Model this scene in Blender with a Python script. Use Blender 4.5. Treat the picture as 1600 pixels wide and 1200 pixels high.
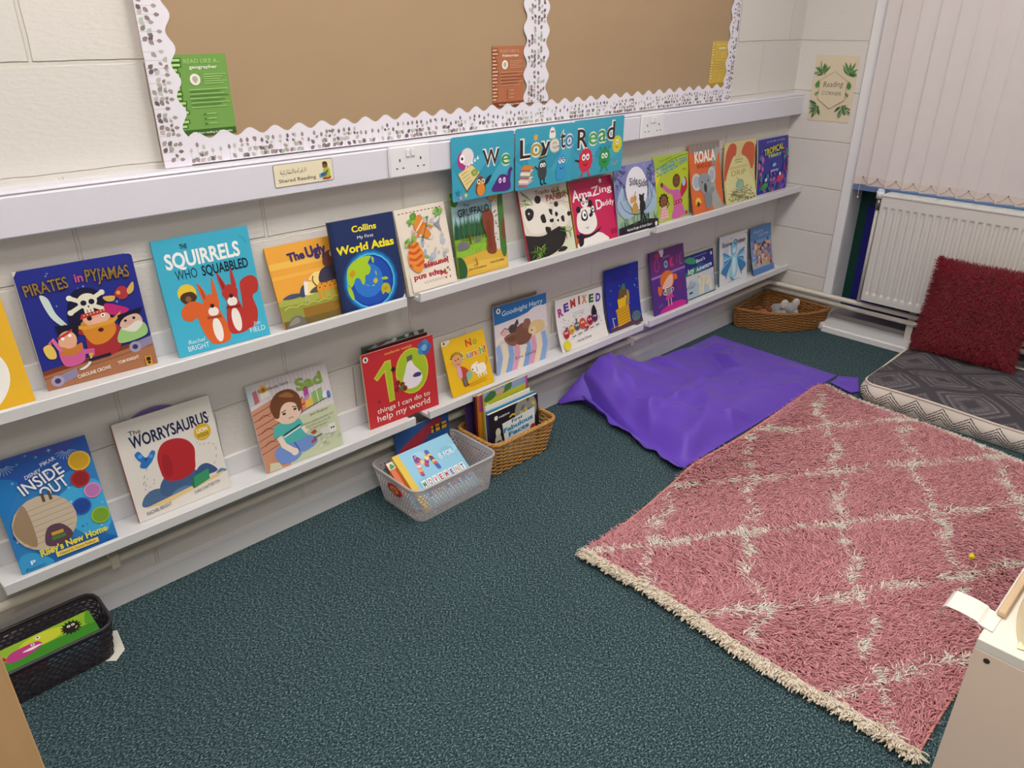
import bpy, math, random
import numpy as np
from mathutils import Vector, Matrix

for o in list(bpy.data.objects):
    bpy.data.objects.remove(o)
C = bpy.context.scene.collection
SC = bpy.context.scene
rnd = random.Random(7)

# ---------------------------------------------------------------- camera
cam_d = bpy.data.cameras.new('camera')
cam = bpy.data.objects.new('camera', cam_d)
C.objects.link(cam)
SC.camera = cam
cam_d.sensor_width = 36.0
cam_d.lens = 26.457
cam_d.clip_start = 0.02
YAW, PITCH, ROLL = 0.7680, -0.4477, 0.0007
fw = Vector((math.sin(YAW)*math.cos(PITCH), math.cos(YAW)*math.cos(PITCH), math.sin(PITCH)))
rt = Vector((math.cos(YAW), -math.sin(YAW), 0))
up = rt.cross(fw)
rt2 = math.cos(ROLL)*rt + math.sin(ROLL)*up
up2 = -math.sin(ROLL)*rt + math.cos(ROLL)*up
cam.matrix_world = Matrix(((rt2.x, up2.x, -fw.x, -3.7235), (rt2.y, up2.y, -fw.y, -1.8721),
                           (rt2.z, up2.z, -fw.z, 1.4104), (0, 0, 0, 1)))

# ---------------------------------------------------------------- world, colour management
w = bpy.data.worlds.new('world')
SC.world = w
w.use_nodes = True
w.node_tree.nodes['Background'].inputs[0].default_value = (1.0, 0.93, 0.86, 1)
w.node_tree.nodes['Background'].inputs[1].default_value = 0.42
SC.view_settings.view_transform = 'Standard'
SC.view_settings.look = 'None'
SC.view_settings.gamma = 1
SC.view_settings.use_curve_mapping = False
SC.view_settings.exposure = 0.22
# daylight from the overcast sky on the window side
sun_d = bpy.data.lights.new('daylight', 'SUN')
sun_d.energy = 1.6; sun_d.angle = math.radians(70); sun_d.color = (0.72, 0.86, 1.0)
sun = bpy.data.objects.new('daylight', sun_d)
C.objects.link(sun)
sun.rotation_euler = Vector((-1, -.12, -.55)).to_track_quat('-Z', 'Y').to_euler()
LAMP_POWER = 17.0       # emission strength of the ceiling panels
LAMP_COLOR = (1.0, 0.95, 0.89)

# ---------------------------------------------------------------- helpers
def lin(h):
    h = h.lstrip('#')
    out = []
    for i in (0, 2, 4):
        v = int(h[i:i+2], 16)/255
        out.append(v/12.92 if v <= 0.04045 else ((v+0.055)/1.055)**2.4)
    return tuple(out)+(1.0,)

def tag(o, label=None, cat=None, group=None, kind=None):
    if label: o['label'] = label
    if cat: o['category'] = cat
    if group: o['group'] = group
    if kind: o['kind'] = kind
    return o

def thing(name, label, cat, loc=(0, 0, 0), rot=(0, 0, 0), group=None):
    o = bpy.data.objects.new(name, None)
    C.objects.link(o)
    o.empty_display_size = 0.05
    o.location = loc
    o.rotation_euler = rot
    return tag(o, label, cat, group)

MATS = {}
def mat(name, col, rough=0.5, spec=0.5, bump=0.0, bscale=200.0, var=0.0, vscale=8.0, vcol=None,
        sheen=0.0, alpha=1.0, trans=0.0, metal=0.0, coat=0.0, emit=0.0, stretch=(1, 1, 1)):
    """procedural principled material: colour variation by noise, bump by noise"""
    if name in MATS: return MATS[name]
    m = bpy.data.materials.new(name)
    m.use_nodes = True
    nt = m.node_tree
    b = nt.nodes['Principled BSDF']
    c = lin(col) if isinstance(col, str) else tuple(col)+(1.0,)
    b.inputs['Base Color'].default_value = c
    b.inputs['Roughness'].default_value = rough
    b.inputs['Specular IOR Level'].default_value = spec
    b.inputs['Metallic'].default_value = metal
    b.inputs['Coat Weight'].default_value = coat
    b.inputs['Sheen Weight'].default_value = sheen
    b.inputs['Alpha'].default_value = alpha
    if emit:
        b.inputs['Emission Color'].default_value = c
        b.inputs['Emission Strength'].default_value = emit
    tc = nt.nodes.new('ShaderNodeTexCoord')
    mp = nt.nodes.new('ShaderNodeMapping')
    mp.inputs['Scale'].default_value = stretch
    nt.links.new(tc.outputs['Object'], mp.inputs['Vector'])
    if vcol:
        at = nt.nodes.new('ShaderNodeVertexColor')
        at.layer_name = 'Col'
        nt.links.new(at.outputs['Color'], b.inputs['Base Color'])
    elif var > 0:
        n = nt.nodes.new('ShaderNodeTexNoise')
        n.inputs['Scale'].default_value = vscale
        n.inputs['Detail'].default_value = 4
        nt.links.new(mp.outputs['Vector'], n.inputs['Vector'])
        mx = nt.nodes.new('ShaderNodeMix')
        mx.data_type = 'RGBA'
        mx.inputs['A'].default_value = tuple(x*(1-var) for x in c[:3])+(1,)
        mx.inputs['B'].default_value = tuple(min(1, x*(1+var)) for x in c[:3])+(1,)
        nt.links.new(n.outputs['Fac'], mx.inputs['Factor'])
        nt.links.new(mx.outputs['Result'], b.inputs['Base Color'])
    if bump > 0:
        n2 = nt.nodes.new('ShaderNodeTexNoise')
        n2.inputs['Scale'].default_value = bscale
        n2.inputs['Detail'].default_value = 3
        nt.links.new(mp.outputs['Vector'], n2.inputs['Vector'])
        bp = nt.nodes.new('ShaderNodeBump')
        bp.inputs['Strength'].default_value = bump
        bp.inputs['Distance'].default_value = 0.002
        nt.links.new(n2.outputs['Fac'], bp.inputs['Height'])
        nt.links.new(bp.outputs['Normal'], b.inputs['Normal'])
    if trans > 0:
        out = nt.nodes['Material Output']
        tr = nt.nodes.new('ShaderNodeBsdfTranslucent')
        tr.inputs['Color'].default_value = c
        ms = nt.nodes.new('ShaderNodeMixShader')
        ms.inputs[0].default_value = trans
        nt.links.new(b.outputs[0], ms.inputs[1])
        nt.links.new(tr.outputs[0], ms.inputs[2])
        nt.links.new(ms.outputs[0], out.inputs['Surface'])
    MATS[name] = m
    return m

class MB:
    """collects faces and links them as ONE mesh object"""
    def __init__(s):
        s.v = []; s.f = []; s.c = []; s.col = None; s.sm = []
    def color(s, c):
        s.col = lin(c) if isinstance(c, str) else c
        return s
    def add(s, vs, fs, smooth=False):
        n = len(s.v)
        s.v.extend(vs)
        for q in fs:
            s.f.append([i+n for i in q]); s.c.append(s.col); s.sm.append(smooth)
        return s
    def box(s, x0, y0, z0, x1, y1, z1, b=0.0):
        x0, x1 = min(x0, x1), max(x0, x1); y0, y1 = min(y0, y1), max(y0, y1); z0, z1 = min(z0, z1), max(z0, z1)
        if b <= 0:
            vs = [(x, y, z) for z in (z0, z1) for y in (y0, y1) for x in (x0, x1)]
            fs = [(0, 2, 3, 1), (4, 5, 7, 6), (0, 1, 5, 4), (2, 6, 7, 3), (0, 4, 6, 2), (1, 3, 7, 5)]
            return s.add(vs, fs)
        # chamfered box: 24 vertices
        lo = (x0, y0, z0); hi = (x1, y1, z1)
        b = min(b, (x1-x0)/2.01, (y1-y0)/2.01, (z1-z0)/2.01)
        vs = []; idx = {}
        for i in (0, 1):
            for j in (0, 1):
                for k in (0, 1):
                    base = [(hi if t else lo)[a] for a, t in enumerate((i, j, k))]
                    inn = [base[a]+(-b if t else b) for a, t in enumerate((i, j, k))]
                    for a in range(3):
                        p = list(inn); p[a] = base[a]
                        idx[(i, j, k, a)] = len(vs); vs.append(tuple(p))
        fs = []
        for a in range(3):
            o1, o2 = [t for t in range(3) if t != a]
            for t in (0, 1):
                q = []
                for (u, v) in ((0, 0), (1, 0), (1, 1), (0, 1)):
                    c = [0, 0, 0]; c[a] = t; c[o1] = u; c[o2] = v
                    q.append(idx[(*c, a)])
                if (t == 1) == (a == 1): q.reverse()
                fs.append(q)
        for a in range(3):
            o1, o2 = [t for t in range(3) if t != a]
            for u in (0, 1):
                for v in (0, 1):
                    c0 = [0, 0, 0]; c0[o1] = u; c0[o2] = v; c1 = list(c0); c1[a] = 1
                    fs.append([idx[(*c0, o1)], idx[(*c0, o2)], idx[(*c1, o2)], idx[(*c1, o1)]])
        for i in (0, 1):
            for j in (0, 1):
                for k in (0, 1):
                    fs.append([idx[(i, j, k, 0)], idx[(i, j, k, 1)], idx[(i, j, k, 2)]])
        return s.add(vs, fs)
    def tube(s, pts, r, n=8, caps=True, closed=False, smooth=True):
        P = [Vector(p) for p in pts]; m = len(P)
        rs = r if isinstance(r, (list, tuple)) else [r]*m
        vs = []; prev = None
        for i in range(m):
            if closed: t = P[(i+1) % m]-P[i-1]
            else: t = P[min(i+1, m-1)]-P[max(i-1, 0)]
            t.normalize()
            if prev is None:
                a = Vector((0, 0, 1)) if abs(t.z) < .9 else Vector((1, 0, 0))
                nrm = t.cross(a).normalized()
            else:
                nrm = (prev-t*prev.dot(t)).normalized()
            prev = nrm; bn = t.cross(nrm)
            for k in range(n):
                a = 2*math.pi*k/n
                vs.append(tuple(P[i]+(nrm*math.cos(a)+bn*math.sin(a))*rs[i]))
        fs = []
        for i in range(m if closed else m-1):
            j = (i+1) % m
            for k in range(n):
                k2 = (k+1) % n
                fs.append((i*n+k, i*n+k2, j*n+k2, j*n+k))
        s.add(vs, fs, smooth)
        if caps and not closed:
            L = len(s.v)-len(vs)
            s.f.append([L+k for k in range(n)][::-1]); s.c.append(s.col); s.sm.append(False)
            s.f.append([L+(m-1)*n+k for k in range(n)]); s.c.append(s.col); s.sm.append(False)
        return s
    def grid(s, fn, nu, nv, smooth=True, closed_u=False, colfn=None):
        vs = [tuple(fn(i/(nu if closed_u else nu-1), j/(nv-1))) for j in range(nv) for i in range(nu)]
        n = len(s.v); s.v.extend(vs)
        for j in range(nv-1):
            for i in range(nu if closed_u else nu-1):
                i2 = (i+1) % nu
                s.f.append([n+j*nu+i, n+j*nu+i2, n+(j+1)*nu+i2, n+(j+1)*nu+i])
                s.c.append(colfn((i+.5)/nu, (j+.5)/(nv-1)) if colfn else s.col); s.sm.append(smooth)
        return s
    def ball(s, c, r, n=12, m=8, fn=None):
        rx, ry, rz = (r, r, r) if not isinstance(r, (tuple, list)) else r
        def g(u, v):
            a = 2*math.pi*u; b = math.pi*(v-.5)*0.9999
            k = fn(u, v) if fn else 1
            return (c[0]+rx*k*math.cos(b)*math.cos(a), c[1]+ry*k*math.cos(b)*math.sin(a), c[2]+rz*k*math.sin(b))
        return s.grid(g, n, m, True, True)
    def cyl(s, c0, c1, r, n=16, smooth=True):
        return s.tube([c0, c1], r, n, True, False, smooth)
    def prism(s, pts, z0, z1, ax='y'):
        """extrude a 2D outline (x,z) along y (or (x,y) along z, (y,z) along x)"""
        n = len(pts)
        def at(p, t):
            return (p[0], t, p[1]) if ax == 'y' else ((p[0], p[1], t) if ax == 'z' else (t, p[0], p[1]))
        vs = [at(p, z0) for p in pts]+[at(p, z1) for p in pts]
        fs = [list(range(n)), list(range(2*n-1, n-1, -1))]
        fs += [(i, n+i, n+(i+1) % n, (i+1) % n) for i in range(n)]
        return s.add(vs, fs)
    def build(s, name, m, parent=None, loc=None):
        me = bpy.data.meshes.new(name)
        me.from_pydata(s.v, [], s.f)
        me.materials.append(m)
        me.polygons.foreach_set('use_smooth', s.sm)
        if any(c is not None for c in s.c):
            at = me.color_attributes.new('Col', 'FLOAT_COLOR', 'CORNER')
            arr = np.empty((len(me.loops), 4), np.float32)
            k = 0
            for q, c in zip(s.f, s.c):
                arr[k:k+len(q)] = c or (1, 1, 1, 1); k += len(q)
            at.data.foreach_set('color', arr.ravel())
        me.validate(); me.update()
        o = bpy.data.objects.new(name, me)
        C.objects.link(o)
        if parent: o.parent = parent
        if loc: o.location = loc
        return o

def struct(name, mb, m):
    o = mb.build(name, m)
    o['kind'] = 'structure'
    return o

# --- lettering: built-in font turned into polygons
_TX = {}
def glyphs(txt, bold=0.0):
    k = (txt, bold)
    if k in _TX: return _TX[k]
    cu = bpy.data.curves.new('t', 'FONT')
    cu.body = txt
    cu.resolution_u = 3
    cu.offset = bold
    ob = bpy.data.objects.new('t', cu)
    C.objects.link(ob)
    bpy.context.view_layer.update()
    dg = bpy.context.evaluated_depsgraph_get()
    me = ob.evaluated_get(dg).to_mesh()
    vs = [(v.co.x, v.co.y) for v in me.vertices]
    fs = [list(p.vertices) for p in me.polygons]
    ob.evaluated_get(dg).to_mesh_clear()
    bpy.data.objects.remove(ob); bpy.data.curves.remove(cu)
    x0 = min(v[0] for v in vs); x1 = max(v[0] for v in vs)
    capz = 0.7
    vs = [((x-x0)/(x1-x0), y/capz) for x, y in vs]
    _TX[k] = (vs, fs)
    return _TX[k]

def spline(P, n=6, closed=True):
    out = []; m = len(P)
    rng = range(m) if closed else range(m-1)
    for i in rng:
        g = (lambda k: P[k % m]) if closed else (lambda k: P[max(0, min(m-1, k))])
        a, b, c, d = g(i-1), g(i), g(i+1), g(i+2)
        for t in range(n):
            t /= n
            out.append(tuple(.5*((2*b[q])+(c[q]-a[q])*t+(2*a[q]-5*b[q]+4*c[q]-d[q])*t*t+(-a[q]+3*b[q]-3*c[q]+d[q])*t**3) for q in range(len(b))))
    if not closed: out.append(P[-1])
    return out

def clip_v(poly, lim, sgn, ax=1):
    out = []
    for i, p in enumerate(poly):
        q = poly[i-1]
        a, b = (q[ax]-lim)*sgn, (p[ax]-lim)*sgn
        if (a > 0) != (b > 0):
            t = a/(a-b); out.append((q[0]+(p[0]-q[0])*t, lim) if ax else (lim, q[1]+(p[1]-q[1])*t))
        if b >= 0: out.append(p)
    return out

class Art:
    """printed picture: flat coloured shapes on the plane y=0 of a w x h rectangle, facing -y.
    x,y run 0..1 over the rectangle; radii and strokes are in fractions of the width"""
    STEP = 0.00004
    def __init__(s, w, h, z0=0.0002, sag=0.0):
        s.w = w; s.h = h; s.z = z0; s.mb = MB(); s.hold = False; s.sag = sag; s.sy = 1.0
        s.ar = w/h
    def _put(s, vs, fs, col):
        if not s.hold: s.z += s.STEP
        if s.sy != 1: vs = [(p[0], p[1]*s.sy) for p in vs]
        y = -s.z
        if any(p[0] < 0 or p[0] > 1 or p[1] < 0 or p[1] > 1 for p in vs):      # nothing prints past the paper edge
            nv, nf = [], []
            for f in fs:
                q = [vs[i] for i in f]
                for ax, lim, sg in ((0, 0, 1), (0, 1, -1), (1, 0, 1), (1, 1, -1)):
                    if q: q = clip_v(q, lim, sg, ax)
                if len(q) > 2:
                    nf.append(list(range(len(nv), len(nv)+len(q)))); nv += q
            vs, fs = nv, nf
        s.mb.color(col)
        if s.sag:      # follow the bent cover: cut into horizontal bands
            K = 12
            for f in fs:
                poly = [vs[i] for i in f]
                b0 = min(p[1] for p in poly); b1 = max(p[1] for p in poly)
                for k in range(max(0, math.floor(b0*K)), min(K-1, math.floor(b1*K))+1):
                    q = clip_v(clip_v(poly, k/K, 1) if k > 0 else poly, (k+1)/K, -1) if b1-b0 > .03 else poly
                    if len(q) > 2:
                        s.mb.add([(a*s.w, y+s.sag*4*b*(1-b)-.0003*(s.sag != 0), b*s.h) for a, b in q], [list(range(len(q)))])
                    if b1-b0 <= .03: break
        else:
            s.mb.add([(a*s.w, y, b*s.h) for a, b in vs], fs)
        return s
    def P(s, pts, col):
        return s._put(pts, [list(range(len(pts)))], col)
    def B(s, pts, col, n=5):
        return s.P(spline(pts, n), col)
    def R(s, x0, y0, x1, y1, col):
        return s.P([(x0, y0), (x1, y0), (x1, y1), (x0, y1)], col)
    def E(s, x, y, rx, ry, col, rot=0, n=20, a0=0, a1=360):
        c, sn = math.cos(math.radians(rot)), math.sin(math.radians(rot))
        pts = []
        full = a1-a0 >= 360
        for i in range(n if full else n+1):
            a = math.radians(a0+(a1-a0)*i/n)
            u, v = rx*math.cos(a), ry*math.sin(a)
            pts.append((x+u*c-v*sn, y+(u*sn+v*c)*s.ar))
        return s.P(pts, col)
    def O(s, x, y, r, col): return s.E(x, y, r, r, col)
    def L(s, pts, wd, col, closed=False):
        Q = [Vector((p[0], p[1]/s.ar)) for p in pts]
        m = len(Q); vs = []
        for i in range(m):
            t = (Q[(i+1) % m]-Q[i-1]) if closed else (Q[min(i+1, m-1)]-Q[max(i-1, 0)])
            if t.length < 1e-9: t = Vector((1, 0))
            t.normalize(); nn = Vector((-t.y, t.x))*wd/2
            for q in (Q[i]+nn, Q[i]-nn): vs.append((q.x, q.y*s.ar))
        fs = [(2*i, 2*i+1, (2*i+3) % (2*m), (2*i+2) % (2*m)) for i in range(m if closed else m-1)]
        return s._put(vs, fs, col)
    def C(s, pts, wd, col, closed=False, n=5):
        return s.L(spline(pts, n, closed), wd, col, closed)
    def T(s, txt, x, y, wd, ht, col, rot=0, bold=0.0, slant=0.0, arc=0.0, left=False):
        """text: x centre (or left), y baseline, total width, capital height (fraction of h)"""
        vs, fs = glyphs(txt, bold)
        c, sn = math.cos(math.radians(rot)), math.sin(math.radians(rot))
        out = []
        for u, v in vs:
            a = (u-(0 if left else .5))*wd + slant*v*ht
            b = v*ht + arc*(1-(2*u-1)**2)
            out.append((x+a*c-b/s.ar*sn, y+a*sn*s.ar+b*c))
        return s._put(out, fs, col)
    def OT(s, txt, x, y, wd, ht, col, edge, ew=0.03, **k):
        s.T(txt, x, y, wd*1.01, ht, edge, bold=k.get('bold', 0)+ew, **{q: v for q, v in k.items() if q != 'bold'})
        return s.T(txt, x, y, wd, ht, col, **k)
    def star(s, x, y, r, col, k=4, inner=.35, rot=0):
        return s.P([(x+(r if i % 2 == 0 else r*inner)*math.sin(math.pi*i/k+rot), y+(r if i % 2 == 0 else r*inner)*math.cos(math.pi*i/k+rot)*s.ar) for i in range(2*k)], col)
    def dots(s, lst, r, col, n=6):
        s.z += s.STEP; s.hold = True
        for x, y in lst: s.E(x, y, r, r, col, n=n)
        s.hold = False
        return s
    def build(s, name, parent, m=None):
        return s.mb.build(name, m or PRINT, parent)

PRINT = mat('printed paper', '#ffffff', 0.38, 0.35, vcol=True)
PRINT_MATT = mat('matt printed paper', '#ffffff', 0.7, 0.2, vcol=True)
PAPER = mat('page edges', '#e6dcc6', 0.8, 0.2, bump=.4, bscale=900, var=.08, vscale=300, stretch=(1, 8, 1))
# ================================================================ the room
ZC = 2.62          # ceiling height
def wall_mat(name, horiz, shift, bw=.45):
    m = bpy.data.materials.new(name); m.use_nodes = True
    nt = m.node_tree; b = nt.nodes['Principled BSDF']
    N = nt.nodes.new; Lk = nt.links.new
    tc = N('ShaderNodeTexCoord'); sp = N('ShaderNodeSeparateXYZ'); cb = N('ShaderNodeCombineXYZ')
    Lk(tc.outputs['Object'], sp.inputs[0])
    ax = N('ShaderNodeMath'); ax.operation = 'ADD'; ax.inputs[1].default_value = shift+9.0
    az = N('ShaderNodeMath'); az.operation = 'SUBTRACT'; az.inputs[1].default_value = 0.0126
    Lk(sp.outputs[horiz], ax.inputs[0]); Lk(sp.outputs['Z'], az.inputs[0])
    Lk(ax.outputs[0], cb.inputs[0]); Lk(az.outputs[0], cb.inputs[1])
    # slightly wandering joints
    nz = N('ShaderNodeTexNoise'); nz.inputs['Scale'].default_value = 14
    Lk(cb.outputs[0], nz.inputs['Vector'])
    mm = N('ShaderNodeVectorMath'); mm.operation = 'MULTIPLY_ADD'
    Lk(nz.outputs['Color'], mm.inputs[0]); mm.inputs[1].default_value = (.006, .006, 0); Lk(cb.outputs[0], mm.inputs[2])
    br = N('ShaderNodeTexBrick')
    br.inputs['Scale'].default_value = 1; br.inputs['Brick Width'].default_value = bw
    if bw > .5: br.offset = 0
    br.inputs['Row Height'].default_value = .2207; br.inputs['Mortar Size'].default_value = .0055
    br.inputs['Mortar Smooth'].default_value = .45
    br.inputs['Color1'].default_value = lin('#dcd8d2'); br.inputs['Color2'].default_value = lin('#d9d5d0')
    br.inputs['Mortar'].default_value = lin('#d8d3ca')
    Lk(mm.outputs[0], br.inputs['Vector'])
    Lk(br.outputs['Color'], b.inputs['Base Color'])
    b.inputs['Roughness'].default_value = .55; b.inputs['Specular IOR Level'].default_value = .3
    mp = N('ShaderNodeMapping'); mp.inputs['Scale'].default_value = (1, 3.2, 1)
    Lk(cb.outputs[0], mp.inputs['Vector'])
    n1 = N('ShaderNodeTexNoise'); n1.inputs['Scale'].default_value = 42; n1.inputs['Detail'].default_value = 5; n1.inputs['Roughness'].default_value = .55
    Lk(mp.outputs[0], n1.inputs['Vector'])
    h = N('ShaderNodeMath'); h.operation = 'MULTIPLY_ADD'
    h.inputs[1].default_value = -1.0
    Lk(br.outputs['Fac'], h.inputs[0])
    h2 = N('ShaderNodeMath'); h2.operation = 'MULTIPLY'; h2.inputs[1].default_value = .38
    Lk(n1.outputs['Fac'], h2.inputs[0]); Lk(h2.outputs[0], h.inputs[2])
    bp = N('ShaderNodeBump'); bp.inputs['Strength'].default_value = .75; bp.inputs['Distance'].default_value = .0045
    Lk(h.outputs[0], bp.inputs['Height']); Lk(bp.outputs['Normal'], b.inputs['Normal'])
    return m
WALLB = wall_mat('painted blockwork', 'X', .345)
WALLR = wall_mat('painted blockwork by the window', 'Y', -.1, .9)
WHITE = mat('white gloss paint', '#e6e6e8', .32, .45, bump=.08, bscale=90)
TRUNKW = mat('white trunking plastic', '#dcdbe6', .3, .5, bump=.03, bscale=60)

def carpet_mat():
    m = bpy.data.materials.new('teal fleck carpet'); m.use_nodes = True
    nt = m.node_tree; b = nt.nodes['Principled BSDF']; N = nt.nodes.new; Lk = nt.links.new
    tc = N('ShaderNodeTexCoord')
    mp = N('ShaderNodeMapping'); mp.inputs['Scale'].default_value = (1, 1.7, 1); mp.inputs['Rotation'].default_value = (0, 0, .5)
    Lk(tc.outputs['Object'], mp.inputs['Vector'])
    n = N('ShaderNodeTexNoise'); n.inputs['Scale'].default_value = 165; n.inputs['Detail'].default_value = 5; n.inputs['Roughness'].default_value = .78
    Lk(mp.outputs[0], n.inputs['Vector'])
    r = N('ShaderNodeValToRGB')
    e = r.color_ramp.elements
    e[0].position = .37; e[0].color = lin('#101c22')
    e[1].position = .66; e[1].color = lin('#b2c4c4')
    k = r.color_ramp.elements.new(.47); k.color = lin('#283f46')
    k = r.color_ramp.elements.new(.545); k.color = lin('#4b646b')
    Lk(n.outputs['Fac'], r.inputs['Fac'])
    n2 = N('ShaderNodeTexNoise'); n2.inputs['Scale'].default_value = 2.2; n2.inputs['Detail'].default_value = 3
    Lk(tc.outputs['Object'], n2.inputs['Vector'])
    mx = N('ShaderNodeMix'); mx.data_type = 'RGBA'; mx.blend_type = 'MULTIPLY'
    mx.inputs['Factor'].default_value = 1
    r2 = N('ShaderNodeValToRGB'); r2.color_ramp.elements[0].color = (.8, .8, .8, 1); r2.color_ramp.elements[1].color = (1.12, 1.12, 1.12, 1)
    Lk(n2.outputs['Fac'], r2.inputs['Fac'])
    Lk(r.outputs['Color'], mx.inputs['A']); Lk(r2.outputs['Color'], mx.inputs['B'])
    Lk(mx.outputs['Result'], b.inputs['Base Color'])
    b.inputs['Roughness'].default_value = .95; b.inputs['Specular IOR Level'].default_value = .1
    bp = N('ShaderNodeBump'); bp.inputs['Strength'].default_value = .8; bp.inputs['Distance'].default_value = .003
    Lk(n.outputs['Fac'], bp.inputs['Height']); Lk(bp.outputs['Normal'], b.inputs['Normal'])
    return m

XL, YF = -4.9, -3.6       # far ends of the floor and ceiling
b = MB(); b.box(XL, YF, -.05, .3, .15, 0); struct('floor', b, carpet_mat())
b = MB(); b.box(XL, 0, 0, .15, .15, ZC); struct('wall_back', b, WALLB)
b = MB(); b.box(0, -.345, 0, .15, 0, ZC); b.box(0, -2.3, 2.25, .15, -.345, ZC); b.box(0, YF, 0, .15, -2.3, ZC)
struct('wall_right', b, WALLR)
b = MB(); b.box(XL, YF, ZC, .15, .15, ZC+.05); struct('ceiling', b, mat('ceiling tiles', '#e4e1da', .9, .2, bump=.2, bscale=40))
b = MB(); b.box(XL, -.02, 0, 0, 0, .056); b.prism([(-.02, .056), (-.006, .066), (0, .066), (0, .056)], XL, 0, 'x')
struct('baseboard_back', b, WHITE)
b = MB(); b.box(-.018, -.33, 0, 0, -.02, .06); struct('baseboard_right', b, WHITE)
# window opening: architrave, reveal, dark infill panel, glass
b = MB(); b.box(-.016, -.372, .035, .0, -.326, 2.3, .003); b.box(.0, -.372, .035, .13, -.345, 2.3)
struct('trim_1', b, WHITE)
b = MB(); b.box(-.135, -2.3, 0, .02, -.40, .036, .006); b.box(-.1, -.41, 0, .02, -.34, .036, .004)
struct('trim_2', b, WHITE)
b = MB(); b.box(.0205, -2.3, .0, .125, -.372, .058)
struct('trim_3', b, mat('grey sill paint', '#8f8a8a', .5))
SILL = mat('sky-tinted window sill', '#8fb0e0', .4, .4)  # blue of the daylight is put into the sill's base colour
b = MB(); b.box(.0, -2.3, .69, .14, -.372, .712, .003); struct('trim_4', b, SILL)
NAVY = mat('navy infill panel', '#10124a', .5, .3, var=.1)
b = MB(); b.color('#0a3a32'); b.box(.1252, -2.3, .0, .14, -.372, .69); b.color('#1c1c78'); b.box(.118, -1.9, .059, .1251, -.418, .60)
struct('wall_infill', b, mat('infill panel paint', '#ffffff', .5, .3, vcol=True))
b = MB()
for y in (-.372, -1.3, -2.26): b.box(.08, y-.04, .712, .14, y, 2.25)
b.box(.08, -2.3, 2.2, .14, -.372, 2.25); b.box(.08, -2.3, .712, .14, -.372, .76)
struct('window_1', b, mat('window frame plastic', '#e8e8ea', .35))
g = bpy.data.materials.new('window glass'); g.use_nodes = True
nt = g.node_tree; gb = nt.nodes['Principled BSDF']
gb.inputs['Transmission Weight'].default_value = 1; gb.inputs['Roughness'].default_value = .02; gb.inputs['IOR'].default_value = 1.05
b = MB(); b.box(.105, -2.26, .76, .109, -.40, 2.2); struct('window_2', b, g)

# ---------------------------------------------------------------- ceiling light panels
def ceiling_light(x, y, k, label):
    t = thing('ceiling_light', label, 'light', (x, y, ZC))
    f = MB(); hw, hd = .32, .32
    f.box(-hw, -hd, -.02, hw, -hd+.02, 0); f.box(-hw, hd-.02, -.02, hw, hd, 0)
    f.box(-hw, -hd+.02, -.02, -hw+.02, hd-.02, 0); f.box(hw-.02, -hd+.02, -.02, hw, hd-.02, 0)
    f.build('frame', WHITE, t)
    m = mat('lit diffuser %.1f' % k, LAMP_COLOR, .6, emit=LAMP_POWER*k)
    d = MB(); d.box(-hw+.021, -hd+.021, -.016, hw-.021, hd-.021, -.008); d.build('diffuser', m, t)
ceiling_light(-2.45, -1.15, 1.0, 'square ceiling light panel over the middle of the long shelves')
ceiling_light(-1.22, -1.15, 0.8, 'square ceiling light panel over the beanbag and rug')
ceiling_light(-3.65, -1.15, 0.9, 'square ceiling light panel over the left end of the shelves')
ceiling_light(-3.65, -2.6, 0.8, 'square ceiling light panel behind the viewer, over the room')

# ---------------------------------------------------------------- heating pipes and skirting fittings
PIPE = mat('cream painted pipe', '#d6cfc2', .35, .45, bump=.05, bscale=60)
def pipe(z, off, label):
    b = MB()
    r = .0125
    b.tube([(XL+.2, -off, z), (-off-.03, -off, z), (-off-.009, -off-.009, z), (-off, -off-.03, z), (-off, -2.2, z)], r, 10)
    o = b.build('heating_pipe', PIPE)
    tag(o, label, 'pipe')
    return o
pipe(.160, .042, 'long cream heating pipe running below the shelves and round the corner under the radiator')
b = MB(); b.tube([(-.042, -.0005, .126), (-.042, -2.2, .126)], .0115, 10)
tag(b.build('heating_pipe', PIPE), 'short cream heating pipe on the window wall, directly below the longer pipe', 'pipe')
def clip(x, label):
    b = MB(); b.box(x-.011, -.057, .140, x+.011, -.0005, .180, .003)
    o = b.build('pipe_clip', PIPE); tag(o, label, 'clip', None)
clip(-3.383, 'white clip holding the pipes under the shelf with the blue book with portrait discs')
clip(-1.24, 'white clip holding the pipes under the gap between the two lower right shelves')

# ---------------------------------------------------------------- cable trunking with sockets
b = MB()
zt, zb, yd = 1.1029, 1.0075, -.0573
b.prism([(0, zb), (yd+.004, zb), (yd, zb+.004), (yd, zt-.014), (yd+.003, zt-.010), (yd+.003, zt-.008), (yd, zt-.006), (yd+.003, zt), (0, zt)], XL, -.0005, 'x')
tag(b.build('cable_trunking', TRUNKW), 'long white plastic cable trunking along the wall under the notice board', 'trunking')
SOCK = mat('white socket plastic', '#e6e6ea', .25, .5)
DARK = mat('dark slot', '#2a2628', .6)
def socket(x, label):
    t = thing('double_socket', label, 'socket', (x, yd, 1.053))
    p = MB(); p.box(-.073, -.010, -.043, .073, -.0002, .043, .004); p.build('face_plate', SOCK, t)
    for cx in (-.037, .037):
        s = MB()
        for dx, dz, ww, hh in ((0, .004, .004, .008), (-.011, -.018, .006, .0035), (.011, -.018, .006, .0035)):
            s.box(cx+dx-ww/2, -.0106, dz-hh/2, cx+dx+ww/2, -.0101, dz+hh/2)
        s.build('pin_slots', DARK, t)
    for cx in (-.009, .009):
        r = MB(); r.box(cx-.0065, -.0145, .012, cx+.0065, -.0101, .033, .0015); r.build('switch', SOCK, t)
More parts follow.
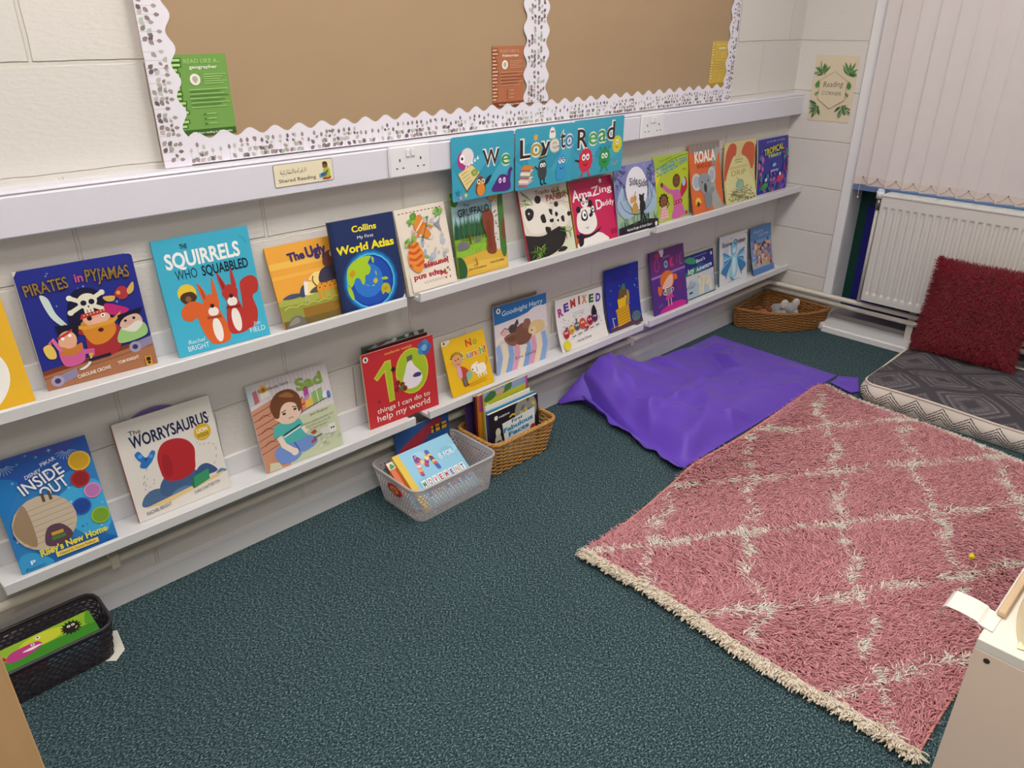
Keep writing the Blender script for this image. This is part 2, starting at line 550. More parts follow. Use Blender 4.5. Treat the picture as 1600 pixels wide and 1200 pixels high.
socket(-2.387, 'white double socket on the trunking, left of the reading banner')
socket(-1.228, 'white double socket on the trunking, right of the reading banner')
# ================================================================ picture ledges
LEDGE = mat('white lacquered ledge', '#dcdcde', .35, .45, bump=.03, bscale=40)
S1, S2, FH = .6712, .2641, .0284
def ledge(x0, x1, s, label):
    t = thing('picture_ledge', label, 'shelf', ((x0+x1)/2, 0, s), group='white picture ledges on the wall')
    h = (x1-x0)/2
    b = MB(); b.box(-h, -.107, -FH, h, -.0005, -FH+.012, .001); b.build('shelf_board', LEDGE, t)
    b = MB(); b.box(-h, -.12, -FH, h, -.1072, 0, .0015); b.build('front_lip', LEDGE, t)
    b = MB(); b.box(-h, -.0125, -FH+.0121, h, -.0005, .045, .001); b.build('back_rail', LEDGE, t)
ledge(-3.621, -2.466, S1, 'upper row white picture ledge holding the pirate, squirrel and atlas books')
ledge(-2.416, -1.265, S1, 'upper row white picture ledge holding the panda books')
ledge(-1.219, -.004, S1, 'upper row white picture ledge ending in the corner, holding the koala book')
ledge(-3.623, -2.461, S2, 'lower row white picture ledge at the left, above the black basket')
ledge(-2.404, -1.257, S2, 'lower row white picture ledge above the wicker book basket and beanbag')
ledge(-1.214, -.004, S2, 'lower row white picture ledge ending above the corner basket')

# ================================================================ notice board
t = thing('notice_board', 'large brown paper covered notice board with a scalloped leaf pattern border', 'notice board', (-1.845, 0, 1.104))
X0, X1, ZTOP = -3.058+1.845, -.622+1.845, .95
b = MB(); b.box(X0+.01, -.018, .002, X1-.01, -.0005, ZTOP); 
b.build('backing_board', mat('pin board', '#b58f63', .9), t)
BROWN = mat('brown kraft paper', '#aa9072', .75, .25, bump=.25, bscale=9, var=.06, vscale=3, stretch=(1, 1, 2.5))
b = MB(); b.grid(lambda u, v: (X0+.02+u*(X1-X0-.04), -.0205-.001*math.sin(7*u+5*v), .01+v*(ZTOP-.02)), 30, 12)
b.build('backing_paper', BROWN, t)
b = MB(); zc = .392
b.tube([(-.15+1.0*i/12, -.0222, zc-.006*math.sin(i*.9)-.004*i/12) for i in range(13)], .0018, 5)
b.build('paper_seam', mat('paper crease', '#a07c52', .8), t)
BORD = lin('#e6e2ec')
LEAF = [lin(c) for c in ('#8d7f80', '#a79c98', '#7a6c70', '#b9c2b6', '#9b8a8a', '#c3b5b2', '#6e6066', '#aab0a4')]
def border(name, x0, z0, x1, z1, wd, side, two=False, seed=1, yo=0.0):
    """strip from (x0,z0) to (x1,z1); scallops on the side given by +1/-1 (left normal); leaves rise from the other edge"""
    L = math.hypot(x1-x0, z1-z0); dx, dz = (x1-x0)/L, (z1-z0)/L; nx, nz = -dz*side, dx*side
    rr = random.Random(seed)
    n = max(2, round(L/.067))
    K = 10*n
    prof = [(L*i/K, wd-.008+.008*math.sin(2*math.pi*i/10.0)) for i in range(K+1)]
    low = [(L*i/K, (.008-.008*math.sin(2*math.pi*i/10.0+.6)) if two else 0.0) for i in range(K+1)]
    P = lambda a, h, y: (x0+dx*a+nx*h, y, z0+dz*a+nz*h)
    m = MB(); m.color(BORD)
    for yy in (-.0235-yo, -.0228-yo):
        vs = [P(a, h, yy) for a, h in prof]+[P(a, h, yy) for a, h in low]
        m.add(vs, [(i, i+1, K+2+i, K+1+i) for i in range(K)])
    def leaf(a, h, l, wdt, ang, col):
        if h+l*math.sin(ang) > wd-.017: return
        ca, sa = math.cos(ang), math.sin(ang)
        pts = [(0, 0), (.3, .5), (.65, .45), (1, 0), (.65, -.45), (.3, -.5)]
        m.color(col)
        m.add([P(min(max(a+ca*p*l-sa*q*wdt, .001), L-.001), h+sa*p*l+ca*q*wdt, -.0237-yo-rr.random()*.0004) for p, q in pts], [list(range(6))])
    a = 0.0
    hm = wd-.012
    while a < L:
        # a sprig: stem of paired leaves
        H = (.35+.65*rr.random())*hm if not two else (.25+.3*rr.random())*hm
        c0 = (wd/2 if two else 0)
        for sgn in ((1, -1) if two else (1,)):
            hh = .004
            if not two:
                m.color(LEAF[3]); q_ = min(H, wd-.03)
                m.add([P(a-.0005, 0, -.0236-yo), P(a+.0005, 0, -.0236-yo), P(a+.0004, q_, -.0236-yo), P(a-.0004, q_, -.0236-yo)], [(0, 1, 2, 3)])
            while hh < H-.012:
                big = .0145 if hh < hm*.45 else .0105
                for dd in (-1, 1):
                    if rr.random() < .62:
                        ang = math.pi/2+dd*(.55+.5*rr.random())
                        lc = rr.choice(LEAF)
                        aa = a+rr.uniform(-.004, .004)
                        h1 = c0+sgn*hh
                        ca = ang if sgn > 0 else -ang
                        if two and not (.016 < h1 < wd-.016): continue
                        leaf(aa, h1, big, big*.66, ca, lc)
                hh += .0125
            if not two: leaf(a, min(H, wd-.035), .013, .008, math.pi/2, rr.choice(LEAF[:5]))
        a += .014+.009*rr.random()
    o = m.build(name, PRINT_MATT, t)
border('border_strip', X0, 0.002, X1, 0.002, .072, 1, seed=3)
border('border_strip', X0, ZTOP, X0, 0.0, .072, 1, seed=4, yo=.0012)
border('border_strip', X1, 0.0, X1, ZTOP, .072, 1, seed=5, yo=.0012)
border('border_strip', -1.771+1.845, .07, -1.771+1.845, ZTOP, .118, 1, two=True, seed=6, yo=.0012)

def poster(x0, x1, z0, z1, base, light, dark, sub, foot, label, badge=True):
    w, h = x1-x0, z1-z0
    t = thing('reading_poster', label, 'poster', (x0, -.0218, z0), group='read like a posters pinned on the brown board')
    b = MB(); b.box(0, -.0006, 0, w, -.0001, h); b.build('paper_sheet', mat('poster '+base, base, .45, .35, var=.05, vscale=6), t)
    a = Art(w, h, .0007)
    a.R(0, 0, 1, .085, dark)
    rr = random.Random(len(sub)*7+1)
    for i in range(15):
        y = .11+.86*i/15; q = .07+.10*rr.random()+.02*math.sin(i)
        a.R(0, y-.004, q+.02, y+.05, dark); a.R(0, y+.008, q, y+.038, light)
    a.T('READ LIKE A...', .56, .895, .66, .052, light); a.T(sub, .56, .83, .5, .04, '#f4f4ea', bold=.012) if sub else a.R(.36, .835, .8, .855, '#f4f4ea')
    if badge:
        a.O(.38, .70, .095, '#f1efe0'); a.O(.38, .705, .05, '#b6b2aa'); a.R(.36, .655, .40, .68, '#b6b2aa')
    for i in range(5): a.R(.54, .755-.028*i, .95-.06*(i % 3), .762-.028*i, light)
    for i in range(9): a.R(.24, .575-.027*i, .95-.08*((i*5) % 3), .582-.027*i, dark if i % 2 else light)
    for i in range(3): a.R(.5, .27-.06*i, .66, .278-.06*i, light); a.O(.45, .27-.06*i, .016, dark)
    foot and a.T(foot, .55, .03, .74, .026, '#f4f4ea', bold=.01)
    a.build('print', t)
poster(-3.003, -2.872, 1.168, 1.345, '#74a350', '#b4dc8c', '#3c6424', 'geographer', 'We love reading in Geography', 'green reading poster with a white badge, bottom left of the brown board')
poster(-2.022, -1.885, 1.168, 1.345, '#b3704e', '#dcae90', '#7e3f22', 'historian', 'We love reading in History', 'rust orange reading poster left of the middle border strip')
poster(-.803, -.675, 1.168, 1.343, '#cfae47', '#e9d68e', '#b3922f', '', '', 'mustard yellow reading poster at the right end of the brown board', False)

# ================================================================ signs on the trunking and wall
t = thing('name_label', 'cream label with Arabic and English wording and a seated reader, on the trunking', 'sign', (-2.809, -.0576, 1.030))
w, h = .172, .057
def rrect(w, h, r, n=5):
    out = []
    for cx, cy, a0 in ((w-r, h-r, 0), (r, h-r, 90), (r, r, 180), (w-r, r, 270)):
        for i in range(n+1):
            a = math.radians(a0+90*i/n); out.append((cx+r*math.cos(a), cy+r*math.sin(a)))
    return out
b = MB(); b.prism(rrect(w, h, .006), -.0012, -.0001); b.build('card', mat('label edge grey', '#6c6d70', .4), t)
a = Art(w, h, .0013)
a.P([((x+.0012)/w, (y+.0012)/h) for x, y in rrect(w-.0024, h-.0024, .005)], '#ece2c4')
a.T('Shared Reading', .38, .19, .62, .155, '#3a352c', bold=.012)
ink = '#6a6252'
def stroke(pts, wd=.007): a.C([(x, y) for x, y in pts], wd, ink)
# Arabic line, drawn right to left
stroke([(.535, .74), (.535, .56)]); stroke([(.515, .75), (.512, .58), (.50, .55), (.475, .55)])
stroke([(.475, .55), (.478, .62), (.468, .66), (.458, .62), (.462, .56), (.45, .55)]); stroke([(.45, .55), (.445, .6), (.435, .52), (.42, .49)])
stroke([(.41, .76), (.408, .56)]); stroke([(.392, .58), (.386, .63), (.378, .6), (.39, .575), (.374, .57)])
stroke([(.36, .55), (.352, .62), (.342, .6), (.346, .55), (.36, .55)]); stroke([(.325, .75), (.324, .56)])
stroke([(.307, .75), (.304, .58), (.292, .55), (.28, .56), (.278, .62), (.272, .56), (.262, .55), (.256, .61), (.25, .55), (.243, .61), (.236, .55), (.225, .56)])
stroke([(.222, .75), (.22, .56)]); stroke([(.205, .6), (.2, .53), (.188, .48)]); stroke([(.18, .72), (.165, .68), (.178, .6), (.172, .55), (.15, .55), (.148, .62), (.142, .56)])
stroke([(.14, .56), (.128, .56), (.122, .63), (.115, .66), (.110, .6), (.12, .555)])
a.dots([(.476, .72), (.468, .72), (.352, .68), (.344, .68), (.276, .7), (.254, .69), (.246, .69), (.25, .73), (.15, .47), (.14, .47), (.118, .73), (.110, .73)], .005, ink)
# seated child reading
a.B([(.80, .10), (.90, .07), (.95, .12), (.93, .24), (.84, .22)], '#b04a3a'); a.B([(.84, .2), (.93, .2), (.94, .5), (.90, .62), (.84, .6), (.82, .4)], '#a8c23c')
a.P([(.76, .18), (.88, .26), (.875, .44), (.755, .36)], '#2f6a9c'); a.P([(.75, .17), (.78, .17), (.775, .36), (.745, .36)], '#6fb0d8')
a.B([(.83, .62), (.87, .6), (.89, .7), (.87, .8), (.83, .78), (.815, .7)], '#8a5a3a'); a.B([(.82, .76), (.83, .87), (.88, .88), (.905, .78), (.90, .64), (.885, .62), (.88, .76)], '#4a3022')
a.L([(.90, .5), (.87, .34), (.84, .33)], .03, '#8a5a3a')
a.build('print', t)

t = thing('wall_sign', 'cream reading corner sheet with a green leaf wreath on the wall by the window', 'sign', (0, 0, 0))
SH = [(-.082, 1.268), (-.287, 1.281), (-.299, .990), (-.091, .984)]
# sheet lies on the wall x=0: local frame x'=-y
t.location = (-.0012, -.088, .985); t.rotation_euler = (0, 0, math.radians(-90))
w, h = .204, .290
b = MB(); b.box(0, -.0008, 0, w, -.0001, h); b.build('paper_sheet', mat('cream paper', '#dccfb4', .7, .2, var=.04), t)
a = Art(w, h, .0009)
hexp = [(.5+.37*math.sin(math.radians(60*k)), .48+.37*math.cos(math.radians(60*k))*a.ar*1.08) for k in range(6)]
rr = random.Random(5)
greens = ['#5f7f52', '#496b40', '#7d9a6c', '#3f5f3a', '#86a183', '#58874a']
def lf(x, y, l, wd, ang, c):
    ca, sa = math.cos(math.radians(ang)), math.sin(math.radians(ang))
    a.P([(x+(ca*p*l-sa*q*wd), y+(sa*p*l+ca*q*wd)*a.ar) for p, q in ((0, 0), (.3, .5), (.6, .45), (1, 0), (.6, -.45), (.3, -.5))], c)
for (cx, cy, base) in ((.20, .73, 120), (.80, .73, 60), (.19, .22, 235), (.81, .22, 305)):
    for k in range(20):
        lf(cx+rr.uniform(-.05, .05), cy+rr.uniform(-.035, .035), rr.uniform(.15, .25), rr.uniform(.035, .06), base+rr.uniform(-80, 80), rr.choice(greens))
for x, s in ((.13, -1), (.87, 1)):
    lf(x-.02*(x < .5)+.02*(x > .5), .50, .18, .10, 90+s*12, '#4f8a3a'); lf(x, .42, .09, .05, 90+s*60, '#5f7f52'); lf(x, .38, .09, .04, 90-s*10, '#6e8f5e')
a.P(hexp, '#dccfb4'); a.L(hexp, .011, '#a58d4e', True)
a.T('Reading', .5, .53, .46, .085, '#3c3a30', slant=.3, bold=-.006, rot=4); a.T('CORNER', .5, .405, .46, .055, '#6d6a5e')
a.build('print', t)
# ================================================================ reading banner
def monster(a, x, y, r, col, dark, eyes=2, spikes=True, legs=True):
    n = 26
    a.P([(x+r*(1+(.10 if i % 2 and spikes else 0))*math.cos(2*math.pi*i/n), y+r*1.1*(1+(.10 if i % 2 and spikes else 0))*math.sin(2*math.pi*i/n)*a.ar) for i in range(n)], col)
    if legs:
        for q in (-.4, .4): a.L([(x+q*r, y-r*a.ar), (x+q*r*1.2, y-1.45*r*a.ar), (x+q*r*2, y-1.5*r*a.ar)], r*.22, col)
    for q in ((-.3, .3) if eyes == 2 else (0,)):
        a.E(x+q*r, y+.3*r*a.ar, r*.26, r*.32, '#ffffff'); a.E(x+q*r, y+.27*r*a.ar, r*.11, r*.14, '#202020')
    a.C([(x-.35*r, y-.3*r*a.ar), (x, y-.5*r*a.ar), (x+.35*r, y-.3*r*a.ar)], r*.1, dark, n=4)

BAN = '#3fa5c2'
def panel(parent_or_none, x0, z0, w, h, drawfn, name='print_panel', parent=None):
    b = MB(); b.prism(rrect(w, h, .008), -.0012, -.0001)
    c = b.build('card', mat('banner card', BAN, .35, .4, var=.08, vscale=14), parent, (x0, 0, z0))
    a = Art(w, h, .0014)
    for k in range(4): a.B([(.2*k, .55-.1*k), (.25+.2*k, .75-.05*k), (.4+.18*k, .5), (.25+.2*k, .3)], '#4bafcb' if k % 2 else '#379bb9')
    drawfn(a)
    a.build('lettering', c)
K = dict(ew=.055, bold=.01)
WH = '#f3f1ea'
def pan1(a):
    a.OT('W', .62, .50, .27, .25, '#3a2420', WH, **K); a.OT('e', .86, .47, .15, .25, '#3f9a4a', WH, **K)
    a.O(.20, .63, .115, '#b03a86'); a.E(.24, .68, .10, .10, '#ece2e4', rot=20); a.E(.16, .66, .04, .05, '#ffffff'); a.O(.16, .66, .018, '#402030')
    for k in range(5): a.P([(.2+.045*k, .50+.03*k), (.24+.045*k, .50+.03*k), (.225+.045*k, .56+.03*k)], '#ffffff')
    a.P([(.08, .42), (.30, .56), (.44, .40), (.22, .12)], '#6b4a2a'); a.P([(.09, .43), (.30, .55), (.43, .41), (.22, .15)], '#ead79a')
    for k in range(4): a.L([(.14+.02*k, .40-.05*k), (.24+.02*k, .46-.05*k)], .007, '#a99258')
    a.B([(.29, .44), (.38, .48), (.40, .40), (.33, .36)], '#7fae5c'); a.O(.35, .42, .018, '#e8a24a')
    a.B([(.36, .10), (.46, .03), (.52, .12), (.50, .30), (.40, .33)], '#7d4a2c'); a.E(.445, .13, .065, .075, '#e8913c')
    for q in (.41, .48): a.O(q, .26, .03, '#f0e2b8'); a.O(q, .26, .013, '#2a1a10')
    a.P([(.435, .235), (.455, .235), (.445, .20)], '#e8b040'); a.B([(.50, .2), (.56, .22), (.62, .34), (.54, .3)], '#2c2a4a')
    a.B([(.62, .09), (.70, .05), (.92, .05), (.93, .2), (.86, .30), (.76, .31), (.69, .22)], '#5b2c82')
    a.L([(.90, .15), (.92, .35), (.96, .40)], .05, '#5b2c82')
    for q in (.76, .83): a.E(q, .22, .024, .034, '#f2d8f2'); a.O(q, .215, .010, '#201020')
    a.star(.08, .14, .05, '#2c84a6', 5); a.star(.12, .05, .045, '#d8a0b8', 5); a.star(.20, .08, .04, '#e8dc8c', 5)
def pan2(a):
    a.OT('L', .16, .52, .17, .30, '#3a2420', WH, **K); a.OT('o', .34, .53, .18, .30, '#b79a3a', WH, **K); a.OT('v', .50, .54, .16, .30, '#3a2420', WH, **K)
    a.OT('e', .655, .56, .17, .30, '#e6e2d4', '#c9c6b8', ew=.055); a.OT('t', .80, .60, .09, .32, '#3a2420', WH, **K); a.OT('o', .92, .60, .15, .30, '#3f86b8', WH, **K)
    a.star(.33, .83, .05, '#e0b050', 6, .5); a.B([(.56, .80), (.58, .94), (.64, .95), (.67, .81), (.62, .78)], '#f1efe6'); a.O(.60, .89, .012, '#404040'); a.O(.63, .89, .012, '#404040')
    for k, c in enumerate(('#c9b8c4', '#e8dcc0', '#8aa08c', '#e6dcc4', '#e08a3a')):
        y = .10+.06*k; a.P([(.04+.012*k, y), (.20+.012*k, y-.03), (.30, y+.03), (.14, y+.07)], c); a.P([(.04+.012*k, y), (.04+.012*k, y-.035), (.20+.012*k, y-.065), (.20+.012*k, y-.03)], '#f0e8d4' if k % 2 else '#b06a7a')
    a.B([(.40, .14), (.47, .12), (.52, .20), (.50, .42), (.40, .42), (.37, .25)], '#44484a')
    for q in (.43, .475): a.O(q, .36, .025, '#ffffff'); a.O(q, .355, .011, '#101010')
    a.P([(.36, .46), (.54, .50), (.45, .53)], '#2c3032'); a.P([(.40, .48), (.50, .50), (.46, .66)], '#2c3032'); a.L([(.41, .50), (.50, .515)], .015, '#c8a040')
    for q in (.42, .48): a.L([(q, .14), (q, .05), (q+.04, .03)], .018, '#202428')
    a.L([(.37, .3), (.32, .36)], .014, '#2c3032')
    a.B([(.70, .08), (.86, .10), (.86, .3), (.84, .46), (.77, .49), (.72, .42)], '#3d9fd4'); 
    for q in (.755, .815): a.E(q, .385, .028, .032, '#ffffff'); a.O(q, .38, .012, '#102030'); a.L([(q-.03, .41), (q+.03, .41)], .01, '#203040')
    a.C([(.75, .27), (.78, .24), (.82, .27)], .01, '#14406a')
def pan3(a):
    a.OT('R', .17, .53, .20, .32, '#3a2420', WH, **K); a.OT('e', .37, .56, .17, .30, '#4aa854', WH, **K); a.OT('a', .56, .585, .16, .30, '#3f9a4a', WH, **K); a.OT('d', .73, .60, .16, .32, '#3a2420', WH, **K)
    monster(a, .24, .30, .13, '#d8324a', '#5a101a'); monster(a, .62, .28, .11, '#2f9a52', '#0c4a20'); monster(a, .87, .50, .095, '#d9d23a', '#5a5010', eyes=1, legs=False)
    for q in (-.06, 0, .06): a.L([(.62+q, .39), (.62+q*1.6, .47)], .01, '#2f9a52'); a.O(.62+q*1.6, .47, .013, '#1c6a38')
    a.L([(.12, .3), (.03, .33)], .02, '#402028'); a.C([(.76, .12), (.80, .18), (.84, .12), (.88, .2), (.90, .14)], .008, '#c7b070')
t = thing('banner_card', 'small blue We card with a purple monster, left part of the reading banner', 'banner', (0, -.0640, 0), group='reading banner cards on the trunking')
panel(t, -2.233, .909, .262, .192, pan1, parent=t)
t = thing('banner_card', 'long blue card reading Love to Read with coloured monsters, hung from the trunking', 'banner', (0, -.0655, 0), group='reading banner cards on the trunking')
panel(t, -1.9655, .907, .282, .196, pan2, parent=t)
panel(t, -1.6830, .910, .275, .196, pan3, parent=t)

# ================================================================ books on the ledges
BOARD = lambda c: mat('cover '+c, c, .36, .4, var=.04, vscale=9)
def book(name, label, w, h, th, cover, draw=None, spine=None, back=None, hard=False, sag=0.0, loc=(0, 0, 0), rot=(0, 0, 0), group=None, dog=None, pages=True):
    """front cover on local y=0 facing -y, spine on the left, bottom edge on z=0"""
    t = thing(name, label, 'book', loc, rot, group)
    ct = .0022 if hard else .0006
    ins = .003 if hard else .0006
    cv = [(0, 0), (w, 0), (w, h), (0, h)]
    if dog:      # a worn corner cut away
        d = dog; cv = [(0, 0), (w, 0), (w, h-d*.4), (w-d*.25, h-d*.1), (w-d, h), (d*.5, h), (0, h-d*.7)]
    def bendy(mb):
        if sag:
            mb.v = [(x, y+sag*4*(z/h)*(1-z/h), z) for x, y, z in mb.v]
        return mb
    def sheet(y0, y1):
        m = MB()
        if sag:
            for k in range(12): m.box(0, y0, h*k/12, w, y1, h*(k+1)/12)
        else: m.prism(cv, y0, y1)
        return bendy(m)
    fc = sheet(0, ct).build('front_cover', BOARD(cover), t)
    bc = sheet(th-ct, th).build('back_cover', BOARD(back or cover), t)
    m = MB()
    for k in range(12 if sag else 1):
        q = 12 if sag else 1
        m.box(-.0008, 0, h*k/q, -.0001, th, h*(k+1)/q)
    bendy(m).build('spine', BOARD(spine or back or cover), t)
    m = MB()
    q = 12 if sag else 1
    for k in range(q): m.box(.0006, ct+.0001, ins+(h-2*ins)*k/q, w-ins, th-ct-.0001, ins+(h-2*ins)*(k+1)/q)
    bendy(m).build('page_block', PAPER, t)
    if draw:
        a = Art(w, h, .0003, sag)
        draw(a)
        a.build('cover_print', fc)
    return t

def c_yellow(a):
    a.B([(.0, .0), (.5, .02), (.78, .2), (.80, .42), (.55, .62), (.1, .66), (-.0, .6)], '#eceae4')
    a.L([(.3, .02), (.45, .22), (.58, .36)], .075, '#b8343c'); a.L([(.36, .2), (.47, .25)], .03, '#eeeeee'); a.L([(.44, .27), (.54, .33)], .05, '#c9a4c8')
    a.L([(.55, .38), (.60, .43), (.66, .46)], .035, '#e8b090'); a.L([(.58, .42), (.56, .50)], .02, '#40606a')
    a.C([(.30, .6), (.4, .56), (.47, .6), (.53, .52)], .016, '#3a5a60')
def c_pirates(a):
    rr = random.Random(3)
    for i in range(22):
        a.star(rr.uniform(.05, .95), rr.uniform(.35, .95), rr.uniform(.008, .02), '#9fb4ea', 4, .25)
    # deck
    a.P([(0, 0), (1, 0), (1, .25), (0, .17)], '#a8704e'); a.P([(0, .17), (1, .25), (1, .215), (0, .13)], '#7a3a22')
    a.L([(0, .105), (.5, .135), (1, .18)], .012, '#8f5638')
    for x, y in ((.10, .06), (.83, .19)):
        a.P([(x, y+.045), (x+.18, y+.075), (x+.18, y+.005), (x, y-.035)], '#8c86a6'); a.O(x, y+.005, .055, '#a29cbc'); a.O(x, y+.005, .026, '#3a3656')
    # sword
    a.B([(.15, .78), (.21, .75), (.24, .62), (.31, .50), (.28, .49), (.19, .60)], '#cfe0dc')
    a.L([(.27, .51), (.34, .47)], .03, '#c98a2c'); a.L([(.31, .48), (.42, .42), (.5, .40)], .06, '#9c2f3a')
    # big hat with skull
    a.B([(.33, .50), (.36, .68), (.45, .78), (.60, .76), (.68, .64), (.70, .50), (.52, .46)], '#15143a')
    for s_ in (1, -1): a.L([(.36, .60-.0*s_) if s_ > 0 else (.38, .72), (.66, .72) if s_ > 0 else (.68, .56)], .04, '#e9e6cf')
    for x, y in ((.36, .60), (.66, .72), (.38, .72), (.68, .56)): a.O(x, y, .026, '#e9e6cf')
    a.E(.52, .67, .085, .075, '#e9e6cf'); a.R(.475, .565, .555, .62, '#e9e6cf')
    for x in (.485, .555): a.O(x, .66, .026, '#15143a')
    a.P([(.51, .63), (.53, .63), (.52, .61)], '#15143a'); a.L([(.50, .57), (.50, .60)], .006, '#15143a'); a.L([(.53, .57), (.53, .60)], .006, '#15143a')
    a.B([(.66, .62), (.78, .58), (.86, .53), (.76, .50), (.66, .54)], '#c02a78')
    # big bearded sailor
    a.B([(.44, .18), (.66, .19), (.74, .32), (.70, .44), (.46, .42), (.42, .3)], '#a82f36')
    a.B([(.42, .50), (.55, .53), (.68, .50), (.70, .38), (.60, .30), (.48, .30), (.42, .4)], '#d88a2c')
    a.B([(.44, .52), (.50, .56), (.62, .56), (.68, .51), (.6, .45), (.5, .45)], '#e9b59a')
    a.P([(.42, .53), (.68, .55), (.66, .58), (.44, .57)], '#c23a32'); a.dots([(.46+.03*i, .556+.002*i) for i in range(7)], .006, '#f4e8d0')
    a.E(.56, .49, .05, .032, '#f0b8a4'); a.O(.62, .53, .02, '#ffffff'); a.O(.62, .53, .009, '#101010'); a.O(.50, .525, .022, '#201818')
    a.B([(.34, .50), (.44, .47), (.56, .47), (.68, .48), (.78, .53), (.70, .45), (.56, .44), (.42, .44)], '#e0a23c')
    a.E(.57, .41, .025, .02, '#5a1a18')
    # small sailor left
    a.P([(.22, .40), (.20, .52), (.40, .50), (.36, .38)], '#17152e'); a.B([(.20, .17), (.36, .18), (.38, .30), (.30, .34), (.18, .32)], '#cf5f9a')
    a.B([(.19, .36), (.22, .44), (.30, .46), (.35, .40), (.32, .32), (.22, .32)], '#e6b090'); a.B([(.20, .34), (.28, .31), (.38, .34), (.36, .27), (.26, .25), (.19, .28)], '#c97c34')
    a.P([(.19, .42), (.33, .47), (.33, .45), (.20, .40)], '#c23a32'); a.O(.235, .405, .015, '#ffffff'); a.O(.30, .42, .015, '#ffffff')
    a.B([(.06, .36), (.12, .38), (.15, .32), (.14, .26), (.08, .27)], '#e8c860'); a.L([(.12, .38), (.15, .42), (.2, .30)], .035, '#d8729e')
    a.L([(.36, .26), (.46, .25), (.44, .22)], .05, '#cf5f9a'); a.B([(.30, .12), (.38, .15), (.44, .23), (.41, .15), (.34, .11)], '#dfe8e4'); a.O(.43, .22, .02, '#d8a83a')
    # right sailor
    a.P([(.74, .50), (.98, .53), (.90, .42), (.74, .42)], '#15142c'); a.B([(.70, .26), (.95, .28), (.97, .38), (.88, .42), (.74, .38)], '#9cc87c')
    a.B([(.74, .40), (.80, .47), (.92, .48), (.95, .40), (.86, .35)], '#dcb9a4'); a.B([(.74, .38), (.86, .33), (.95, .39), (.9, .42), (.80, .38)], '#e4e0d6')
    a.O(.80, .44, .014, '#202020'); a.O(.88, .45, .014, '#202020'); a.E(.83, .42, .04, .02, '#e0a8a0')
    # parrot
    a.B([(.76, .68), (.82, .74), (.88, .72), (.88, .65), (.82, .63)], '#b03342'); a.B([(.66, .68), (.76, .67), (.74, .63), (.68, .64)], '#d8b060'); a.B([(.88, .70), (.95, .76), (.94, .69), (.89, .66)], '#d8b060'); a.O(.80, .69, .02, '#e8a83c')
    a.P([(.40, .165), (.60, .175), (.60, .2), (.40, .19)], '#1a1838')
    a.T('PIRATES', .225, .80, .36, .095, '#2a2013', rot=3, bold=.035); a.T('PIRATES', .225, .803, .36, .092, '#96763c', rot=3, bold=.012)
    a.T('in', .50, .84, .07, .07, '#d0597e', bold=.02)
    a.T('PYJAMAS', .745, .815, .38, .105, '#2a2013', rot=-3, bold=.035); a.T('PYJAMAS', .745, .818, .38, .102, '#96763c', rot=-3, bold=.012)
    a.T('CAROLINE CROWE', .42, .055, .30, .030, '#f2e9dc', rot=4, bold=.015); a.T('TOM KNIGHT', .74, .085, .20, .028, '#f2e9dc', rot=4, bold=.015)
    a.R(.89, .0, .95, .09, '#d89a2c'); a.R(.90, .045, .94, .08, '#201c18'); a.O(.92, .03, .015, '#201c18')
def c_squirrels(a):
    a.T('THE', .30, .90, .075, .04, '#14202c', bold=.02)
    a.T('SQUIRRELS', .48, .755, .78, .125, '#f3f6f4', rot=1, bold=.03)
    a.T('WHO', .27, .645, .22, .085, '#16324a', bold=-.002); a.T('SQUABBLED', .68, .645, .50, .085, '#101c30', bold=.02)
    a.O(.23, .525, .095, '#e8c53a'); a.B([(.15, .49), (.19, .53), (.28, .53), (.32, .48), (.27, .44), (.19, .44)], '#4a3020'); a.O(.23, .475, .03, '#8a6038')
    OR, RD = '#d9612a', '#b8342c'
    # bushy tails
    a.B([(.36, .14), (.40, .34), (.34, .42), (.24, .45), (.14, .40), (.13, .32), (.20, .28), (.27, .30), (.29, .20), (.34, .08), (.44, .06)], OR)
    a.B([(.74, .12), (.86, .12), (.92, .24), (.90, .38), (.97, .42), (.99, .52), (.92, .57), (.80, .53), (.78, .40), (.76, .26)], RD)
    # plain upright animal silhouettes, no faces
    for (x, y, c, d) in ((.46, .05, OR, '#a8431c'), (.68, .10, RD, '#8c221e')):
        a.B([(x-.10, y), (x-.11, y+.14), (x-.07, y+.28), (x-.10, y+.36), (x-.02, y+.43), (x+.07, y+.38), (x+.06, y+.28), (x+.10, y+.14), (x+.09, y)], c)
        a.B([(x-.09, y+.38), (x-.11, y+.55), (x-.04, y+.42)], c); a.B([(x+.02, y+.42), (x+.05, y+.57), (x+.07, y+.40)], c)
        a.B([(x-.075, y+.40), (x-.095, y+.52), (x-.06, y+.42)], d)
        a.E(x-.01, y+.11, .05, .13, '#ece6e0'); a.E(x-.01, y+.275, .055, .05, '#ece6e0')
        a.O(x-.01, y+.325, .022, '#301814'); a.L([(x-.09, y+.23), (x+.06, y+.22)], .03, d)
    a.T('Rachel', .20, .095, .17, .035, '#cfeef4', slant=.3); a.T('BRIGHT', .21, .035, .22, .045, '#e6f6f8', bold=-.004)
    a.T('Jim', .87, .12, .08, .035, '#cfeef4', slant=.3); a.T('FIELD', .87, .06, .17, .045, '#e6f6f8', bold=-.004)
    a.C([(.88, .93), (.93, .90), (.95, .85)], .004, '#2a7f96')
